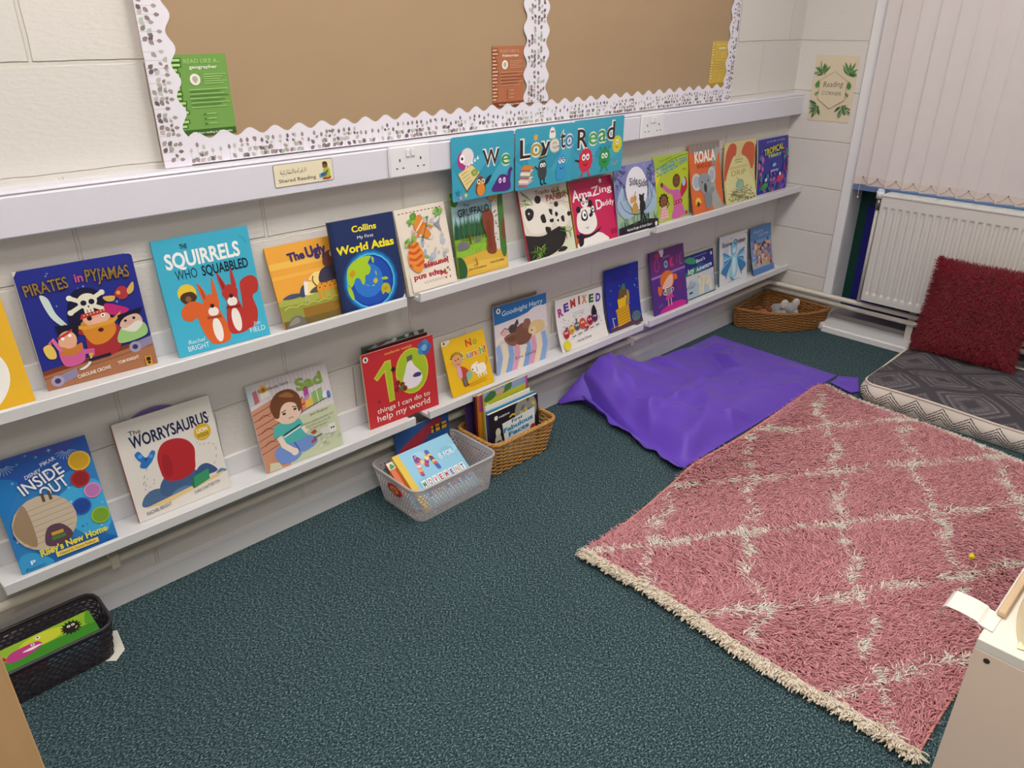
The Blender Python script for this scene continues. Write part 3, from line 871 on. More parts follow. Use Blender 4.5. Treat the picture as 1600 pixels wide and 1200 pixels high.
def c_ugly(a):
    a.R(0, .72, 1, .80, '#eebb52'); a.B([(.35, .34), (.5, .58), (.75, .62), (1, .5), (1, .34)], '#f5d98a'); a.R(0, .6, 1, .64, '#efb24c')
    a.R(0, .0, 1, .34, '#8e9440'); a.B([(0, .33), (.2, .37), (.4, .34), (.7, .36), (1, .33), (1, .26), (0, .28)], '#a5ae4c')
    a.R(0, 0, 1, .09, '#6e5c2e'); a.R(.28, .08, 1, .20, '#8f6a24')
    for k in range(6): a.C([(.05+.15*k, .23), (.12+.15*k, .255), (.2+.15*k, .235)], .012, '#c2bf58')
    a.B([(.06, .36), (.16, .40), (.28, .39), (.36, .36), (.2, .34)], '#47506a'); a.B([(.42, .36), (.5, .42), (.6, .40), (.62, .35)], '#4d5648')
    a.B([(.03, .02), (.10, .11), (.20, .13), (.27, .07), (.26, .0), (.04, .0)], '#6c6a64'); a.B([(.06, .03), (.12, .10), (.19, .11), (.2, .05)], '#8c8a80')
    # stork
    a.B([(.28, .36), (.33, .46), (.39, .47), (.40, .38), (.33, .33)], '#3e4560'); a.B([(.35, .35), (.40, .38), (.42, .52), (.38, .52), (.36, .44)], '#ece6dc'); a.O(.405, .53, .022, '#e2a090'); a.P([(.41, .545), (.50, .49), (.41, .515)], '#d8a83a'); a.L([(.35, .34), (.34, .26)], .008, '#c0b8a8'); a.L([(.38, .34), (.38, .26)], .008, '#c0b8a8')
    # spotted hyena-like beast
    a.B([(.52, .36), (.56, .46), (.70, .48), (.78, .55), (.84, .54), (.86, .48), (.79, .43), (.74, .36), (.62, .35)], '#e0952c')
    for x in (.54, .60, .70, .76): a.L([(x, .38), (x-.005, .27), (x+.02, .26)], .024, '#d98e2a')
    a.dots([(.56+.035*i, .40+.04*(i % 2)) for i in range(7)], .010, '#5a3416'); a.C([(.53, .42), (.49, .50), (.51, .56)], .014, '#5a3a1c')
    # wildebeest behind
    a.B([(.58, .46), (.62, .60), (.78, .66), (.95, .64), (.98, .48), (.80, .46)], '#3f3b50'); a.B([(.68, .66), (.72, .80), (.86, .82), (.92, .70), (.82, .64)], '#6a4038'); a.O(.83, .78, .04, '#d8c0b0')
    a.T('The', .36, .79, .22, .10, '#3a2c66', rot=3, bold=.04); a.T('Ugly', .63, .80, .27, .125, '#3a2c66', rot=3, bold=.045); a.T('Five', .93, .82, .14, .12, '#3a2c66', rot=3, bold=.04)
def c_atlas(a):
    a.T('Collins', .52, .855, .38, .065, '#f2e21e', bold=.025); a.T('My First', .52, .775, .25, .034, '#eef2f8', bold=.0)
    a.T('World Atlas', .50, .645, .90, .085, '#f2e21e', bold=.035)
    for k, c in enumerate(('#164f8e', '#1a6cb0', '#2494d2', '#5fd0f0', '#b4f0fa')): a.O(.5, .30, .43-.02*k, c)
    a.O(.5, .30, .355, '#1c3f9c'); a.O(.49, .30, .33, '#1d4fb2'); a.O(.46, .31, .23, '#2f78d0')
    g = '#a9cf2a'
    a.B([(.16, .46), (.22, .52), (.34, .565), (.48, .58), (.55, .57), (.53, .54), (.49, .50), (.52, .44), (.48, .38), (.42, .37), (.40, .30), (.36, .28), (.33, .35), (.27, .36), (.22, .30), (.17, .28), (.14, .36)], g)
    a.B([(.18, .42), (.25, .46), (.28, .42), (.22, .38)], '#c99a2a'); a.B([(.13, .30), (.18, .26), (.20, .16), (.17, .14), (.13, .22)], g)
    a.B([(.56, .56), (.59, .54), (.58, .49), (.56, .50)], g); a.B([(.58, .40), (.60, .38), (.59, .34)], g); a.B([(.53, .30), (.58, .32), (.60, .28), (.55, .26)], '#c9b838'); a.B([(.40, .275), (.45, .255), (.47, .245), (.42, .262)], g); a.E(.52, .245, .022, .008, g)
    a.B([(.66, .30), (.73, .31), (.77, .28), (.70, .28)], g); a.B([(.63, .18), (.68, .24), (.76, .22), (.78, .15), (.74, .11), (.69, .14), (.65, .12)], '#b4b42c'); a.E(.705, .18, .04, .022, '#c98c28')
    a.R(0, 0, .06, 1, '#1c2c56')
    a.P([(1, 0), (1, .07), (.93, .0)], '#e8eef4')
def c_maps(a):
    a.R(.06, .03, .95, .96, '#e9ddcf')
    for i in range(12):
        c = '#b03038' if i % 2 else '#3a3a3a'
        a.R(.06+.074*i, .945, .10+.074*i, .955, c); a.R(.06+.074*i, .035, .10+.074*i, .045, c)
    rr = random.Random(11)
    for i in range(46):
        x, y = rr.uniform(.12, .9), rr.uniform(.36, .90)
        a.E(x, y, rr.uniform(.025, .07), rr.uniform(.02, .06), rr.choice(['#c4bcc6', '#d8d2cc', '#9db4c8', '#7fae5a', '#5f9a48', '#cfc8b8', '#b4c2d0', '#dfe6e4']), rot=rr.uniform(0, 90), n=9)
    for cx, cy in ((.27, .86), (.80, .88), (.17, .62)):
        for k in range(9): a.E(cx+rr.uniform(-.10, .10), cy+rr.uniform(-.05, .05), .04, .022, rr.choice(['#6fae3c', '#5c9a34', '#8cc24e']), rot=rr.uniform(0, 180), n=7)
    a.B([(.30, .78), (.40, .90), (.50, .88), (.52, .78), (.62, .66), (.52, .62), (.40, .70)], '#dc8a3c'); a.L([(.34, .66), (.50, .80), (.66, .74)], .05, '#dc7a30'); a.L([(.33, .72), (.50, .84)], .025, '#f2e2c4'); a.L([(.56, .78), (.70, .74)], .02, '#8ab45a'); a.L([(.42, .60), (.60, .84)], .015, '#8a4a20')
    a.B([(.66, .82), (.72, .78), (.80, .80), (.86, .84), (.82, .76), (.84, .66), (.78, .72), (.74, .74)], '#8f95a4')
    a.B([(.08, .42), (.12, .32), (.24, .25), (.36, .32), (.40, .44), (.36, .54), (.28, .62), (.22, .60), (.12, .52)], '#e8923a')
    for k in range(4): a.C([(.09+.01*k, .36+.075*k), (.22, .33+.075*k), (.38-.02*k, .375+.07*k)], .045, '#cf5a2a')
    a.R(.24, .62, .31, .68, '#8cae5c'); a.O(.28, .70, .03, '#d8a070')
    a.P([(.06, .03), (.95, .03), (.95, .30), (.45, .28), (.3, .20), (.06, .24)], '#ebe0d4')
    a.B([(.14, .36), (.20, .28), (.30, .26), (.36, .34), (.3, .3)], '#e8923a')
    # words printed upside down (the book stands on its head)
    a.T('Maps and', .45, .215, .66, .062, '#b02838', rot=180, bold=.04); a.T('journeys', .62, .335, .52, .062, '#b02838', rot=180, bold=.04)
    a.C([(.30+.03*i, .118+.014*(-1)**i) for i in range(17)], .007, '#8a8482')
    for i in range(9): a.E(.80+rr.uniform(-.06, .08), .16+rr.uniform(-.05, .08), .016, .02, rr.choice(['#6a8a58', '#c86a3a', '#b04a50', '#8a9a8a']), n=8)
def c_wood(a):
    a.R(0, .5, 1, 1, '#9cc6d2'); a.R(0, .62, 1, .82, '#a9cfd8'); a.B([(.0, .95), (.10, .9), (.22, .92), (.3, 1), (0, 1)], '#5a7a3a'); a.B([(0, .86), (.09, .84), (.14, .9), (0, .93)], '#4e6e34')
    rr = random.Random(4)
    for i in range(26):
        x = .03+.028*i; hh = rr.uniform(.66, .77)
        a.P([(x-.035, .46), (x+.035, .46), (x, hh)], rr.choice(['#2c5a3a', '#3a6e44', '#356240', '#24503a']))
    for i in range(24): a.L([(.12+.022*i, .40), (.12+.022*i, .50)], .006, '#20402a' if i % 3 else '#6a8a5a')
    a.R(0, .26, 1, .42, '#7fb23a'); a.B([(0, .26), (.2, .24), (.5, .27), (.8, .23), (1, .26), (1, .34), (0, .36)], '#93c43e')
    for i in range(60):
        x, y = rr.uniform(0, .92), rr.uniform(.26, .36)
        a.L([(x, y), (x+.008, y+.025)], .005, rr.choice(['#a8d24a', '#6a9c30']))
    a.B([(.02, .38), (.10, .43), (.22, .40), (.26, .35), (.12, .33), (.03, .34)], '#77747c'); a.B([(.36, .41), (.45, .44), (.50, .41), (.42, .39)], '#7a7a80'); a.R(.27, .38, .30, .5, '#7a4a2a')
    a.P([(0, 0), (1, 0), (1, .24), (.5, .27), (0, .23)], '#d9ae42'); a.B([(.0, .1), (.4, .16), (.9, .13), (1, .05), (.5, .04)], '#e2bb55')
    # birch trunk and bushes on the right
    a.P([(.76, .26), (.87, .24), (.90, 1), (.77, 1)], '#d9d6d0')
    for i in range(20): a.E(.78+.08*rr.random(), .28+.7*rr.random(), .02, .008, '#4a4644', n=7)
    a.B([(.88, .24), (1, .22), (1, 1), (.90, 1)], '#49763a'); a.B([(.92, .4), (1, .36), (1, .6), (.93, .56)], '#7a4a34')
    # plain brown trunk stands where the cover has its beast
    a.B([(.60, .24), (.78, .22), (.77, .44), (.78, .66), (.70, .76), (.58, .72), (.56, .56), (.62, .42)], '#86442f'); a.B([(.64, .3), (.70, .3), (.70, .6), (.63, .6)], '#7a3b28')
    a.B([(0, 0), (.12, .0), (.16, .10), (.10, .22), (0, .24)], '#2f5a34')
    a.E(.80, .90, .11, .08, '#c69a58')
    a.T('The', .27, .825, .12, .035, '#1c2c34'); a.T('GRUFFALO', .40, .72, .62, .088, '#1c2a30', rot=1, bold=.012)
    a.T('Julia Donaldson', .36, .07, .36, .03, '#5a4420', slant=.2); a.T('Axel Scheffler', .78, .095, .3, .03, '#5a4420', slant=.2)
    a.C([(.28, .2), (.36, .15), (.30, .12), (.4, .13)], .006, '#9a6a2a'); a.C([(.34, .21), (.37, .16), (.36, .1)], .012, '#a8602a')
def c_panda(a):
    a.R(0, .0, 1, 1, '#ddd5c8')
    K_, W_ = '#2b2628', '#e9e4da'
    a.sy = .86
    a.B([(0, .0), (.3, 0), (.62, .06), (.80, .2), (.82, .42), (.6, .40), (.34, .34), (.04, .40), (0, .4)], K_)
    a.B([(.50, .0), (.66, .08), (.86, .18), (1, .16), (1, 0)], '#d8dcc0'); a.B([(.60, .04), (.72, .10), (.82, .06), (.74, .02)], K_)
    a.B([(.06, .78), (.22, .90), (.44, .86), (.60, .72), (.62, .58), (.54, .44), (.30, .38), (.12, .44), (.04, .60)], W_)
    a.O(.36, .90, .065, K_); a.B([(.07, .76), (.16, .80), (.24, .74), (.20, .64), (.10, .62)], K_); a.O(.14, .72, .018, '#d8d4cc'); a.B([(.36, .64), (.44, .66), (.46, .54), (.38, .54)], K_); a.B([(.55, .72), (.62, .70), (.62, .62), (.57, .64)], K_); a.B([(.54, .56), (.62, .56), (.60, .51), (.54, .52)], K_)
    a.B([(.62, .68), (.70, .74), (.86, .73), (.96, .62), (.94, .48), (.82, .40), (.68, .44), (.62, .55)], W_)
    a.O(.72, .77, .045, K_); a.O(.96, .58, .04, K_); a.B([(.66, .63), (.70, .66), (.73, .61), (.68, .58)], K_); a.B([(.78, .56), (.84, .57), (.84, .48), (.79, .49)], K_); a.B([(.68, .53), (.73, .53), (.71, .49)], K_)
    a.B([(.42, .46), (.52, .44), (.52, .36), (.44, .36)], K_)
    rr = random.Random(2)
    for cx, cy, n_ in ((.14, .92, 9), (.84, .93, 16), (.22, .10, 26), (.86, .32, 10)):
        for i in range(n_):
            an = rr.uniform(0, 6.28); l = rr.uniform(.08, .17)
            x, y = cx+rr.uniform(-.08, .08), cy+rr.uniform(-.05, .05)
            dx, dy = l*math.cos(an), l*math.sin(an)*a.ar
            a.P([(x, y), (x+dx*.5-dy*.08, y+dy*.5+dx*.08), (x+dx, y+dy), (x+dx*.5+dy*.08, y+dy*.5-dx*.08)], rr.choice(['#7fa83a', '#5f8f34', '#9cc04e', '#476f2c']))
    a.sy = 1.0
    a.T('Tracks of a', .56, .835, .50, .055, '#8a3030', slant=.1, bold=.005); a.T('PANDA', .74, .73, .42, .08, '#a03038', bold=.012)
    a.T('Nick Dowson', .74, .685, .32, .022, '#6a605a'); a.T('Yu Rong', .90, .655, .12, .02, '#6a605a')
def c_daddy(a):
    W_, K_ = '#f0ece8', '#1e1c28'
    a.B([(.0, .0), (.06, .08), (.30, .14), (.52, .16), (.66, .1), (.72, .0)], W_)
    a.B([(.04, .02), (.06, .18), (.16, .20), (.14, .04)], K_); a.B([(.0, .2), (.3, .16), (.56, .22), (.62, .26), (.54, .18), (.3, .12), (.04, .14)], K_)
    a.B([(.08, .24), (.06, .42), (.14, .55), (.30, .59), (.46, .53), (.52, .36), (.48, .24), (.3, .17)], W_)
    a.O(.13, .57, .05, K_); a.O(.42, .63, .055, K_)
    a.B([(.17, .42), (.20, .53), (.30, .54), (.32, .42), (.25, .38)], K_); a.B([(.40, .50), (.46, .60), (.52, .54), (.48, .48)], K_)
    a.E(.25, .475, .05, .065, '#ffffff'); a.O(.26, .47, .024, K_); a.E(.465, .54, .032, .045, '#ffffff'); a.O(.46, .54, .018, K_)
    a.E(.40, .455, .045, .032, K_, rot=20); a.C([(.24, .28), (.28, .265), (.31, .285)], .01, K_)
    a.E(.29, .66, .085, .075, W_); a.O(.22, .71, .03, K_); a.O(.35, .72, .03, K_); a.O(.26, .66, .028, K_); a.O(.34, .67, .024, K_); a.O(.26, .665, .013, '#ffffff'); a.O(.34, .675, .012, '#ffffff')
    W2 = '#f5eef0'
    a.T('A', .11, .70, .17, .17, W2, bold=.02); a.T('ma', .34, .735, .30, .105, W2, bold=.02); a.T('Z', .58, .73, .18, .14, W2, rot=4, bold=.01); a.T('ing', .82, .755, .30, .10, W2, bold=.015)
    a.star(.72, .94, .05, W2, 5, .45); a.T('D', .62, .51, .15, .15, W2, bold=.02); a.T('addy', .84, .545, .30, .085, W2, bold=.015)
    a.R(.82, .08, 1, .16, '#a8143e')
def c_side(a):
    a.R(0, .5, 1, 1, '#8588bd'); a.R(0, .25, 1, .5, '#9db4c4'); a.R(0, .13, 1, .3, '#a2c2a4')
    rr = random.Random(9)
    for i in range(70):
        x, y = rr.choice([rr.uniform(0, .25), rr.uniform(.78, 1), rr.uniform(0, 1)]), rr.uniform(.62, 1)
        if .26 < x < .78 and y < .86: continue
        a.E(x, y, rr.uniform(.02, .05), rr.uniform(.01, .025), rr.choice(['#5c5f98', '#6f73ac', '#9b9ecb', '#4a4f86']), rot=rr.uniform(0, 180), n=8)
    a.E(.50, .64, .27, .32, '#e9e6ee'); a.B([(.0, .5), (.16, .70), (.22, .40), (.4, .28), (.2, .22), (.04, .34)], '#a3bdd6'); a.B([(.98, .5), (.82, .70), (.78, .40), (.62, .28), (.8, .22), (.96, .34)], '#a3bdd6')
    a.C([(.08, .5), (.18, .36), (.4, .27), (.62, .28), (.82, .4), (.9, .6)], .012, '#3a4660'); a.C([(.2, .9), (.1, .8), (.2, .7), (.16, .5)], .01, '#4a4f86'); a.C([(.8, .9), (.9, .82), (.84, .6), (.9, .45)], .012, '#4a4f86')
    a.P([(0, 0), (1, 0), (1, .12), (.7, .16), (.62, .3), (.56, .3), (.54, .16), (.3, .14), (0, .12)], '#241f2c')
    for i in range(26):
        x = rr.uniform(0, 1)
        a.L([(x, .12), (x+rr.uniform(-.05, .05), rr.uniform(.18, .27))], .010, rr.choice(['#27463a', '#1f3a34', '#5c8a6a']))
    a.B([(.34, .30), (.38, .42), (.46, .44), (.50, .34), (.44, .28)], '#c49a4c'); a.O(.36, .49, .05, '#d0a060'); a.E(.43, .50, .045, .05, '#c49a4c'); a.L([(.43, .54), (.46, .60)], .02, '#c49a4c')
    a.B([(.55, .30), (.56, .44), (.66, .44), (.68, .32)], '#2a2428'); a.E(.60, .48, .06, .055, '#2a2428'); a.O(.56, .53, .022, '#2a2428'); a.O(.65, .53, .022, '#2a2428')
    a.T('Side', .42, .70, .20, .11, '#4c5668', slant=.1, bold=.01); a.T('by', .52, .68, .06, .05, '#4c5668'); a.T('Side', .65, .65, .22, .11, '#4c5668', slant=.1, bold=.01)
    a.T('Rachel Bright & Debi Gliori', .50, .05, .62, .035, '#eceaf0', bold=.015); a.O(.93, .05, .035, '#e8e6ea')
def c_super(a):
    a.P([(0, .55), (1, .9), (1, .55), (0, .2)], '#b7c62c'); a.P([(0, .8), (1, 1), (0, 1)], '#a3bf38'); a.P([(0, .45), (.25, .80), (0, .82)], '#d9da2c')
    a.C([(.0, .78), (.5, .92), (1, .97)], .01, '#4a6a1c')
    a.T('SUPERHERO', .40, .75, .62, .13, '#2f8fb4', rot=10, bold=.015); a.T('GRAN', .85, .835, .24, .10, '#2f8fb4', rot=10, bold=.015)
    a.T('Timothy Knapman', .35, .93, .36, .03, '#4a6a1c', rot=8); a.T('GRAN', .88, .73, .12, .03, '#3a4a1c')
    # small child and grown-up in pink, plain figures
    a.B([(.74, .30), (.86, .36), (.96, .46), (.92, .62), (.82, .58), (.76, .45)], '#b8283c'); a.E(.86, .55, .05, .07, '#9fc8d8')
    a.B([(.50, .02), (.86, .04), (.80, .22), (.74, .42), (.60, .46), (.52, .40), (.56, .22)], '#cf64a8'); a.L([(.55, .42), (.40, .46), (.24, .56)], .075, '#cf64a8'); a.O(.22, .57, .04, '#6a4028')
    a.L([(.55, .25), (.80, .27)], .06, '#a82438'); a.dots([(.58, .255), (.66, .26), (.74, .265)], .016, '#e8c8b0')
    a.E(.64, .59, .11, .115, '#5c3a26'); a.E(.645, .575, .085, .095, '#7d5034'); a.C([(.60, .54), (.65, .515), (.70, .54)], .012, '#3a2014'); a.O(.61, .60, .012, '#201410'); a.O(.69, .605, .012, '#201410')
    n = 22; a.P([(.26+.15*(1 if i % 2 else .78)*math.cos(6.283*i/n), .33+.13*(1 if i % 2 else .78)*math.sin(6.283*i/n)*a.ar) for i in range(n)], '#3a2418')
    a.E(.26, .32, .09, .09, '#8a5a3a'); a.O(.23, .33, .012, '#201410'); a.O(.29, .335, .012, '#201410'); a.C([(.22, .29), (.26, .27), (.30, .295)], .012, '#5a2a1c')
    a.P([(.14, .02), (.40, .05), (.34, .24), (.20, .23)], '#e6b4c0'); a.dots([(.18+.05*(i % 4), .05+.045*(i//4)) for i in range(16)], .010, '#b83050'); a.L([(.34, .2), (.42, .26), (.36, .3)], .03, '#8a5a3a')
    a.R(.86, .02, .98, .09, '#9aa0a0'); a.E(.92, .06, .04, .03, '#c03048')
def c_koala(a):
    a.P([(0, 1), (1, 1), (1, .9), (.8, .86), (.3, .87), (0, .9)], '#8a8884'); a.B([(.66, .0), (.98, .0), (.78, .34), (.86, .70), (1, .88), (.84, .9), (.62, .55), (.60, .25)], '#a5a5a2')
    for i in range(14): a.L([(.03+.07*i, 1), (.05+.07*i, .90)], .012, '#6c6a64' if i % 2 else '#c96a34')
    a.T('KOALA', .50, .745, .68, .15, '#f2ece4', rot=0, bold=.04); a.T('WHO COULD', .52, .655, .62, .06, '#b0381c', bold=.02)
    G_ = '#8f979e'
    a.E(.17, .47, .15, .155, '#c3c8cc'); a.E(.68, .53, .13, .14, '#c3c8cc'); a.E(.17, .47, .10, .11, '#a9b0b8'); a.E(.68, .53, .09, .1, '#a9b0b8')
    a.B([(.26, .54), (.44, .58), (.60, .52), (.64, .38), (.52, .27), (.36, .28), (.25, .38)], G_)
    a.B([(.40, .28), (.62, .28), (.60, .12), (.46, .04), (.38, .12)], '#7c858c'); a.L([(.56, .26), (.72, .34)], .10, '#848c94')
    a.E(.44, .36, .05, .085, '#33302f'); a.O(.35, .45, .018, '#2a2826'); a.O(.54, .46, .018, '#2a2826')
    a.P([(.06, .14), (.26, .16), (.24, .22), (.16, .25), (.08, .22)], '#e8c23a'); a.O(.16, .15, .045, '#4a2a1c'); a.O(.86, .10, .02, '#e88a4a'); a.O(.9, .14, .015, '#e88a4a')
def c_drip(a):
    R_ = '#c9583c'
    a.B([(.0, .40), (.04, .80), (.16, .97), (.34, .94), (.36, .80), (.22, .68), (.12, .5)], R_); a.B([(.54, .80), (.62, .94), (.80, .96), (.96, .88), (.98, .66), (.90, .50), (.78, .66), (.64, .74)], '#cf6138')
    a.B([(.05, .42), (.28, .76), (.40, .70), (.56, .74), (.72, .70), (.82, .44), (.98, .20), (.9, .0), (.1, .0), (.04, .2)], '#dcd69c')
    a.C([(.32+.02*i, .70+.006*(-1)**i) for i in range(15)], .010, '#7a7440'); a.C([(.34+.02*i, .66+.006*(-1)**i) for i in range(12)], .010, '#7a7440')
    a.R(.14, .555, .74, .60, '#d0c67c'); a.T('DRIP', .46, .445, .46, .085, '#9a8a3c', bold=-.004)
    rr = random.Random(6)
    for i in range(16): a.C([(rr.uniform(.08, .9), rr.uniform(.02, .26)) for _ in range(3)], .008, rr.choice(['#6f6a44', '#8a865a', '#5a5a40']), n=4)
    a.B([(.34, .30), (.46, .38), (.60, .34), (.56, .22), (.40, .18)], '#9ab8a0'); a.C([(.38, .42), (.44, .34), (.36, .26)], .014, '#6a8a72'); a.C([(.5, .36), (.6, .28), (.52, .16)], .012, '#6a8a72')
    for i in range(26): a.E(rr.uniform(.06, .94), rr.uniform(.01, .10), .025, .015, rr.choice(['#7c7a68', '#9a967c', '#b8b490', '#5c5a4c']), n=7)
def c_tropic(a):
    rr = random.Random(8)
    for i in range(90):
        x = rr.uniform(.02, .98); y = rr.uniform(.0, .34) if rr.random() < .75 else rr.uniform(.3, .8)
        if y > .34 and .2 < x < .78: x = rr.choice([rr.uniform(.02, .14), rr.uniform(.86, .98)])
        a.E(x, y, rr.uniform(.02, .06), rr.uniform(.02, .05), rr.choice(['#4a3ab0', '#7a4ac0', '#b04ab0', '#2a8a9c', '#3a6ad0', '#8a2a6a', '#d06a9a', '#2a4a9c']), rot=rr.uniform(0, 180), n=9)
    a.B([(.10, .10), (.22, .2), (.34, .14), (.22, .06)], '#3a9a4a'); a.B([(.60, .20), (.74, .30), (.88, .24), (.74, .16)], '#c83a6a'); a.O(.26, .25, .03, '#ffffff'); a.O(.72, .31, .03, '#ffffff')
    a.T('JARVIS', .55, .93, .6, .022, '#cfd2f0')
    a.T('TROPICAL', .50, .73, .64, .12, '#141414', rot=6, bold=.05); a.T('TROPICAL', .50, .735, .64, .115, '#e0d834', rot=6, bold=.02); a.T('TERRY', .52, .655, .46, .055, '#b8d8a0', rot=2, bold=.03)
    a.B([(.44, .50), (.52, .54), (.58, .50), (.50, .47)], '#8fb0e8'); a.T('JARVIS', .52, .38, .26, .04, '#c8d0ec', bold=.03)
def person_head(a, x, y, r, skin, hair, fringe=True):
    a.E(x, y+.1*r*a.ar, r*1.16, r*1.2, hair); a.E(x, y-.12*r*a.ar, r*.92, r*.92, skin)
    if fringe: a.B([(x-r*1.05, y+.1*r*a.ar), (x-r*.7, y+1.0*r*a.ar), (x+r*.6, y+1.05*r*a.ar), (x+r*1.05, y+.2*r*a.ar), (x+.4*r, y+.45*r*a.ar), (x-.5*r, y+.5*r*a.ar)], hair)
def c_discs(a):
    a.R(0, .82, 1, 1, '#3f4fa8'); a.B([(0, .9), (.3, .98), (.7, .92), (1, 1), (1, .8), (.6, .72), (.2, .7), (0, .6)], '#2458ae'); a.B([(0, .5), (.14, .62), (.24, .78), (0, .84)], '#1f78c0'); a.B([(.5, .5), (.8, .62), (1, .55), (1, .2), (.8, .1), (.6, .25)], '#3fa8dc'); a.B([(0, .1), (.4, .16), (.8, .12), (1, .02), (1, 0), (0, 0)], '#1c64ac'); a.B([(.0, .0), (.02, .14), (.14, .16), (.28, .07), (.3, 0)], '#3a9ad0')
    rr = random.Random(12)
    for i in range(40): a.star(rr.uniform(.02, .98), rr.uniform(.02, .98), rr.uniform(.012, .032), rr.choice(['#bfe4f8', '#8fd0f0', '#1a3a80', '#5fb8e8']), 4, .25)
    for cx, cy in ((.77, .93), (.16, .95)):
        for k in range(9): an = 3.3+k*.32; a.L([(cx+.03*math.cos(an), cy+.02*math.sin(an)), (cx+.11*math.cos(an), cy+.085*math.sin(an))], .006, '#a8c4ec')
    # plain discs in the cover's colours
    for x, y, r, c, d in ((.865, .80, .115, '#dcb42c', '#c89c24'), (.82, .645, .10, '#b02a30', '#8c1e26'), (.90, .51, .09, '#d08cc4', '#b874b0'), (.745, .405, .10, '#2a58b4', '#1e4494'), (.90, .27, .10, '#8fb838', '#76a02c')):
        a.O(x, y, r, c); a.O(x, y, r*.82, d)
    a.T('DISNEY', .40, .795, .17, .032, '#e8eef6', rot=13, slant=.25, bold=.01); a.T('PIXAR', .575, .86, .16, .034, '#e8eef6', rot=13)
    a.T('INSIDE', .475, .70, .46, .10, '#1c4a92', rot=16, bold=.045); a.T('INSIDE', .475, .70, .46, .10, '#e4eaf0', rot=16, bold=.015)
    a.T('OUT', .565, .60, .30, .10, '#1c4a92', rot=16, bold=.045); a.T('OUT', .565, .60, .30, .10, '#e4eaf0', rot=16, bold=.015)
    # round picture of a panelled wall
    a.O(.36, .375, .315, '#c6b6a0')
    for k in range(7):
        y = .22+.05*k; hw = math.sqrt(max(0, .3**2-((y-.375)/a.ar)**2)); a.L([(.36-hw, y-.01), (.36+hw, y+.015)], .008, '#a8947c')
    a.B([(.06, .42), (.20, .58), (.24, .44), (.22, .20), (.10, .28)], '#9c8468'); a.R(.40, .55, .43, .63, '#5a4a3c'); a.R(.47, .55, .50, .63, '#5a4a3c')
    a.B([(.30, .18), (.36, .32), (.50, .32), (.58, .20), (.45, .14)], '#5a3f52'); a.R(.38, .24, .50, .27, '#c8a02c'); a.R(.37, .20, .51, .23, '#4a7a3c')
    a.T('Riley\u2019s New Home', .57, .105, .70, .058, '#e6d84c', rot=2, bold=.035)
    a.R(.36, .042, .80, .088, '#e6cf62'); a.T('Adapted by Tennant Redbank', .58, .055, .38, .02, '#4a4430', bold=.01)
    a.T('P', .13, .06, .05, .035, '#d8ecf8', bold=.03); a.T('Pearson', .14, .02, .18, .022, '#1c3f78')
def c_worry(a):
    N_ = '#1c2350'
    a.T('The', .19, .85, .12, .045, '#20222c', bold=.005)
    a.T('WORRYSAURUS', .53, .73, .82, .115, N_, rot=1, bold=.025)
    # blue boulders and a plain red rounded rock in place of the animal
    a.B([(.09, .13), (.10, .22), (.20, .27), (.32, .24), (.40, .13)], '#4f6e94'); a.B([(.28, .19), (.30, .30), (.42, .38), (.60, .37), (.72, .24), (.60, .16), (.42, .14)], '#44618a'); a.B([(.66, .24), (.72, .33), (.82, .33), (.90, .22)], '#3c5a84'); a.B([(.36, .12), (.42, .18), (.54, .19), (.60, .14)], '#5c86ac'); a.B([(.88, .19), (.94, .23), (1.0, .19)], '#5c86ac')
    a.P([(.08, .12), (.5, .155), (.98, .20), (.9, .16), (.6, .125), (.3, .09)], '#e8c98a')
    a.B([(.36, .32), (.33, .44), (.34, .58), (.42, .68), (.55, .69), (.66, .64), (.72, .54), (.70, .42), (.66, .31), (.5, .27)], '#b52a32'); a.B([(.38, .34), (.36, .46), (.40, .58), (.46, .5), (.44, .36)], '#a2242c')
    a.P([(.62, .13), (.80, .17), (.81, .28), (.64, .25)], '#3a9468'); a.P([(.60, .15), (.62, .13), (.64, .25), (.62, .24)], '#24704c')
    a.B([(.15, .60), (.13, .66), (.18, .68), (.23, .60), (.30, .65), (.33, .62), (.28, .55), (.24, .52), (.20, .50), (.15, .53), (.17, .57)], '#2f74c0'); a.L([(.215, .57), (.235, .60)], .014, '#16305e'); a.O(.18, .63, .022, '#58a0e0'); a.O(.28, .60, .02, '#58a0e0')
    def dash(P):
        Q = spline(P, 8, False)
        for i in range(0, len(Q)-3, 5): a.L(Q[i:i+3], .005, '#5a5650')
    dash([(.21, .49), (.15, .40), (.14, .30), (.2, .26), (.30, .28)]); dash([(.19, .40), (.15, .36), (.19, .31), (.25, .35), (.22, .40)])
    dash([(.76, .58), (.80, .54), (.88, .53), (.94, .48), (.92, .36), (.86, .28)]); dash([(.84, .74), (.9, .78), (1, .8)])
    a.O(.845, .665, .092, '#dcb52e'); a.T('LION', .845, .665, .12, .04, '#f6eed8', bold=.04); a.T('INSIDE', .845, .615, .12, .035, '#6a5a20', bold=.01)
    a.T('RACHEL BRIGHT', .22, .05, .26, .036, '#3c3e48', rot=3); a.T('CHRIS CHATTERTON', .75, .085, .29, .033, '#3c3e48', rot=6)
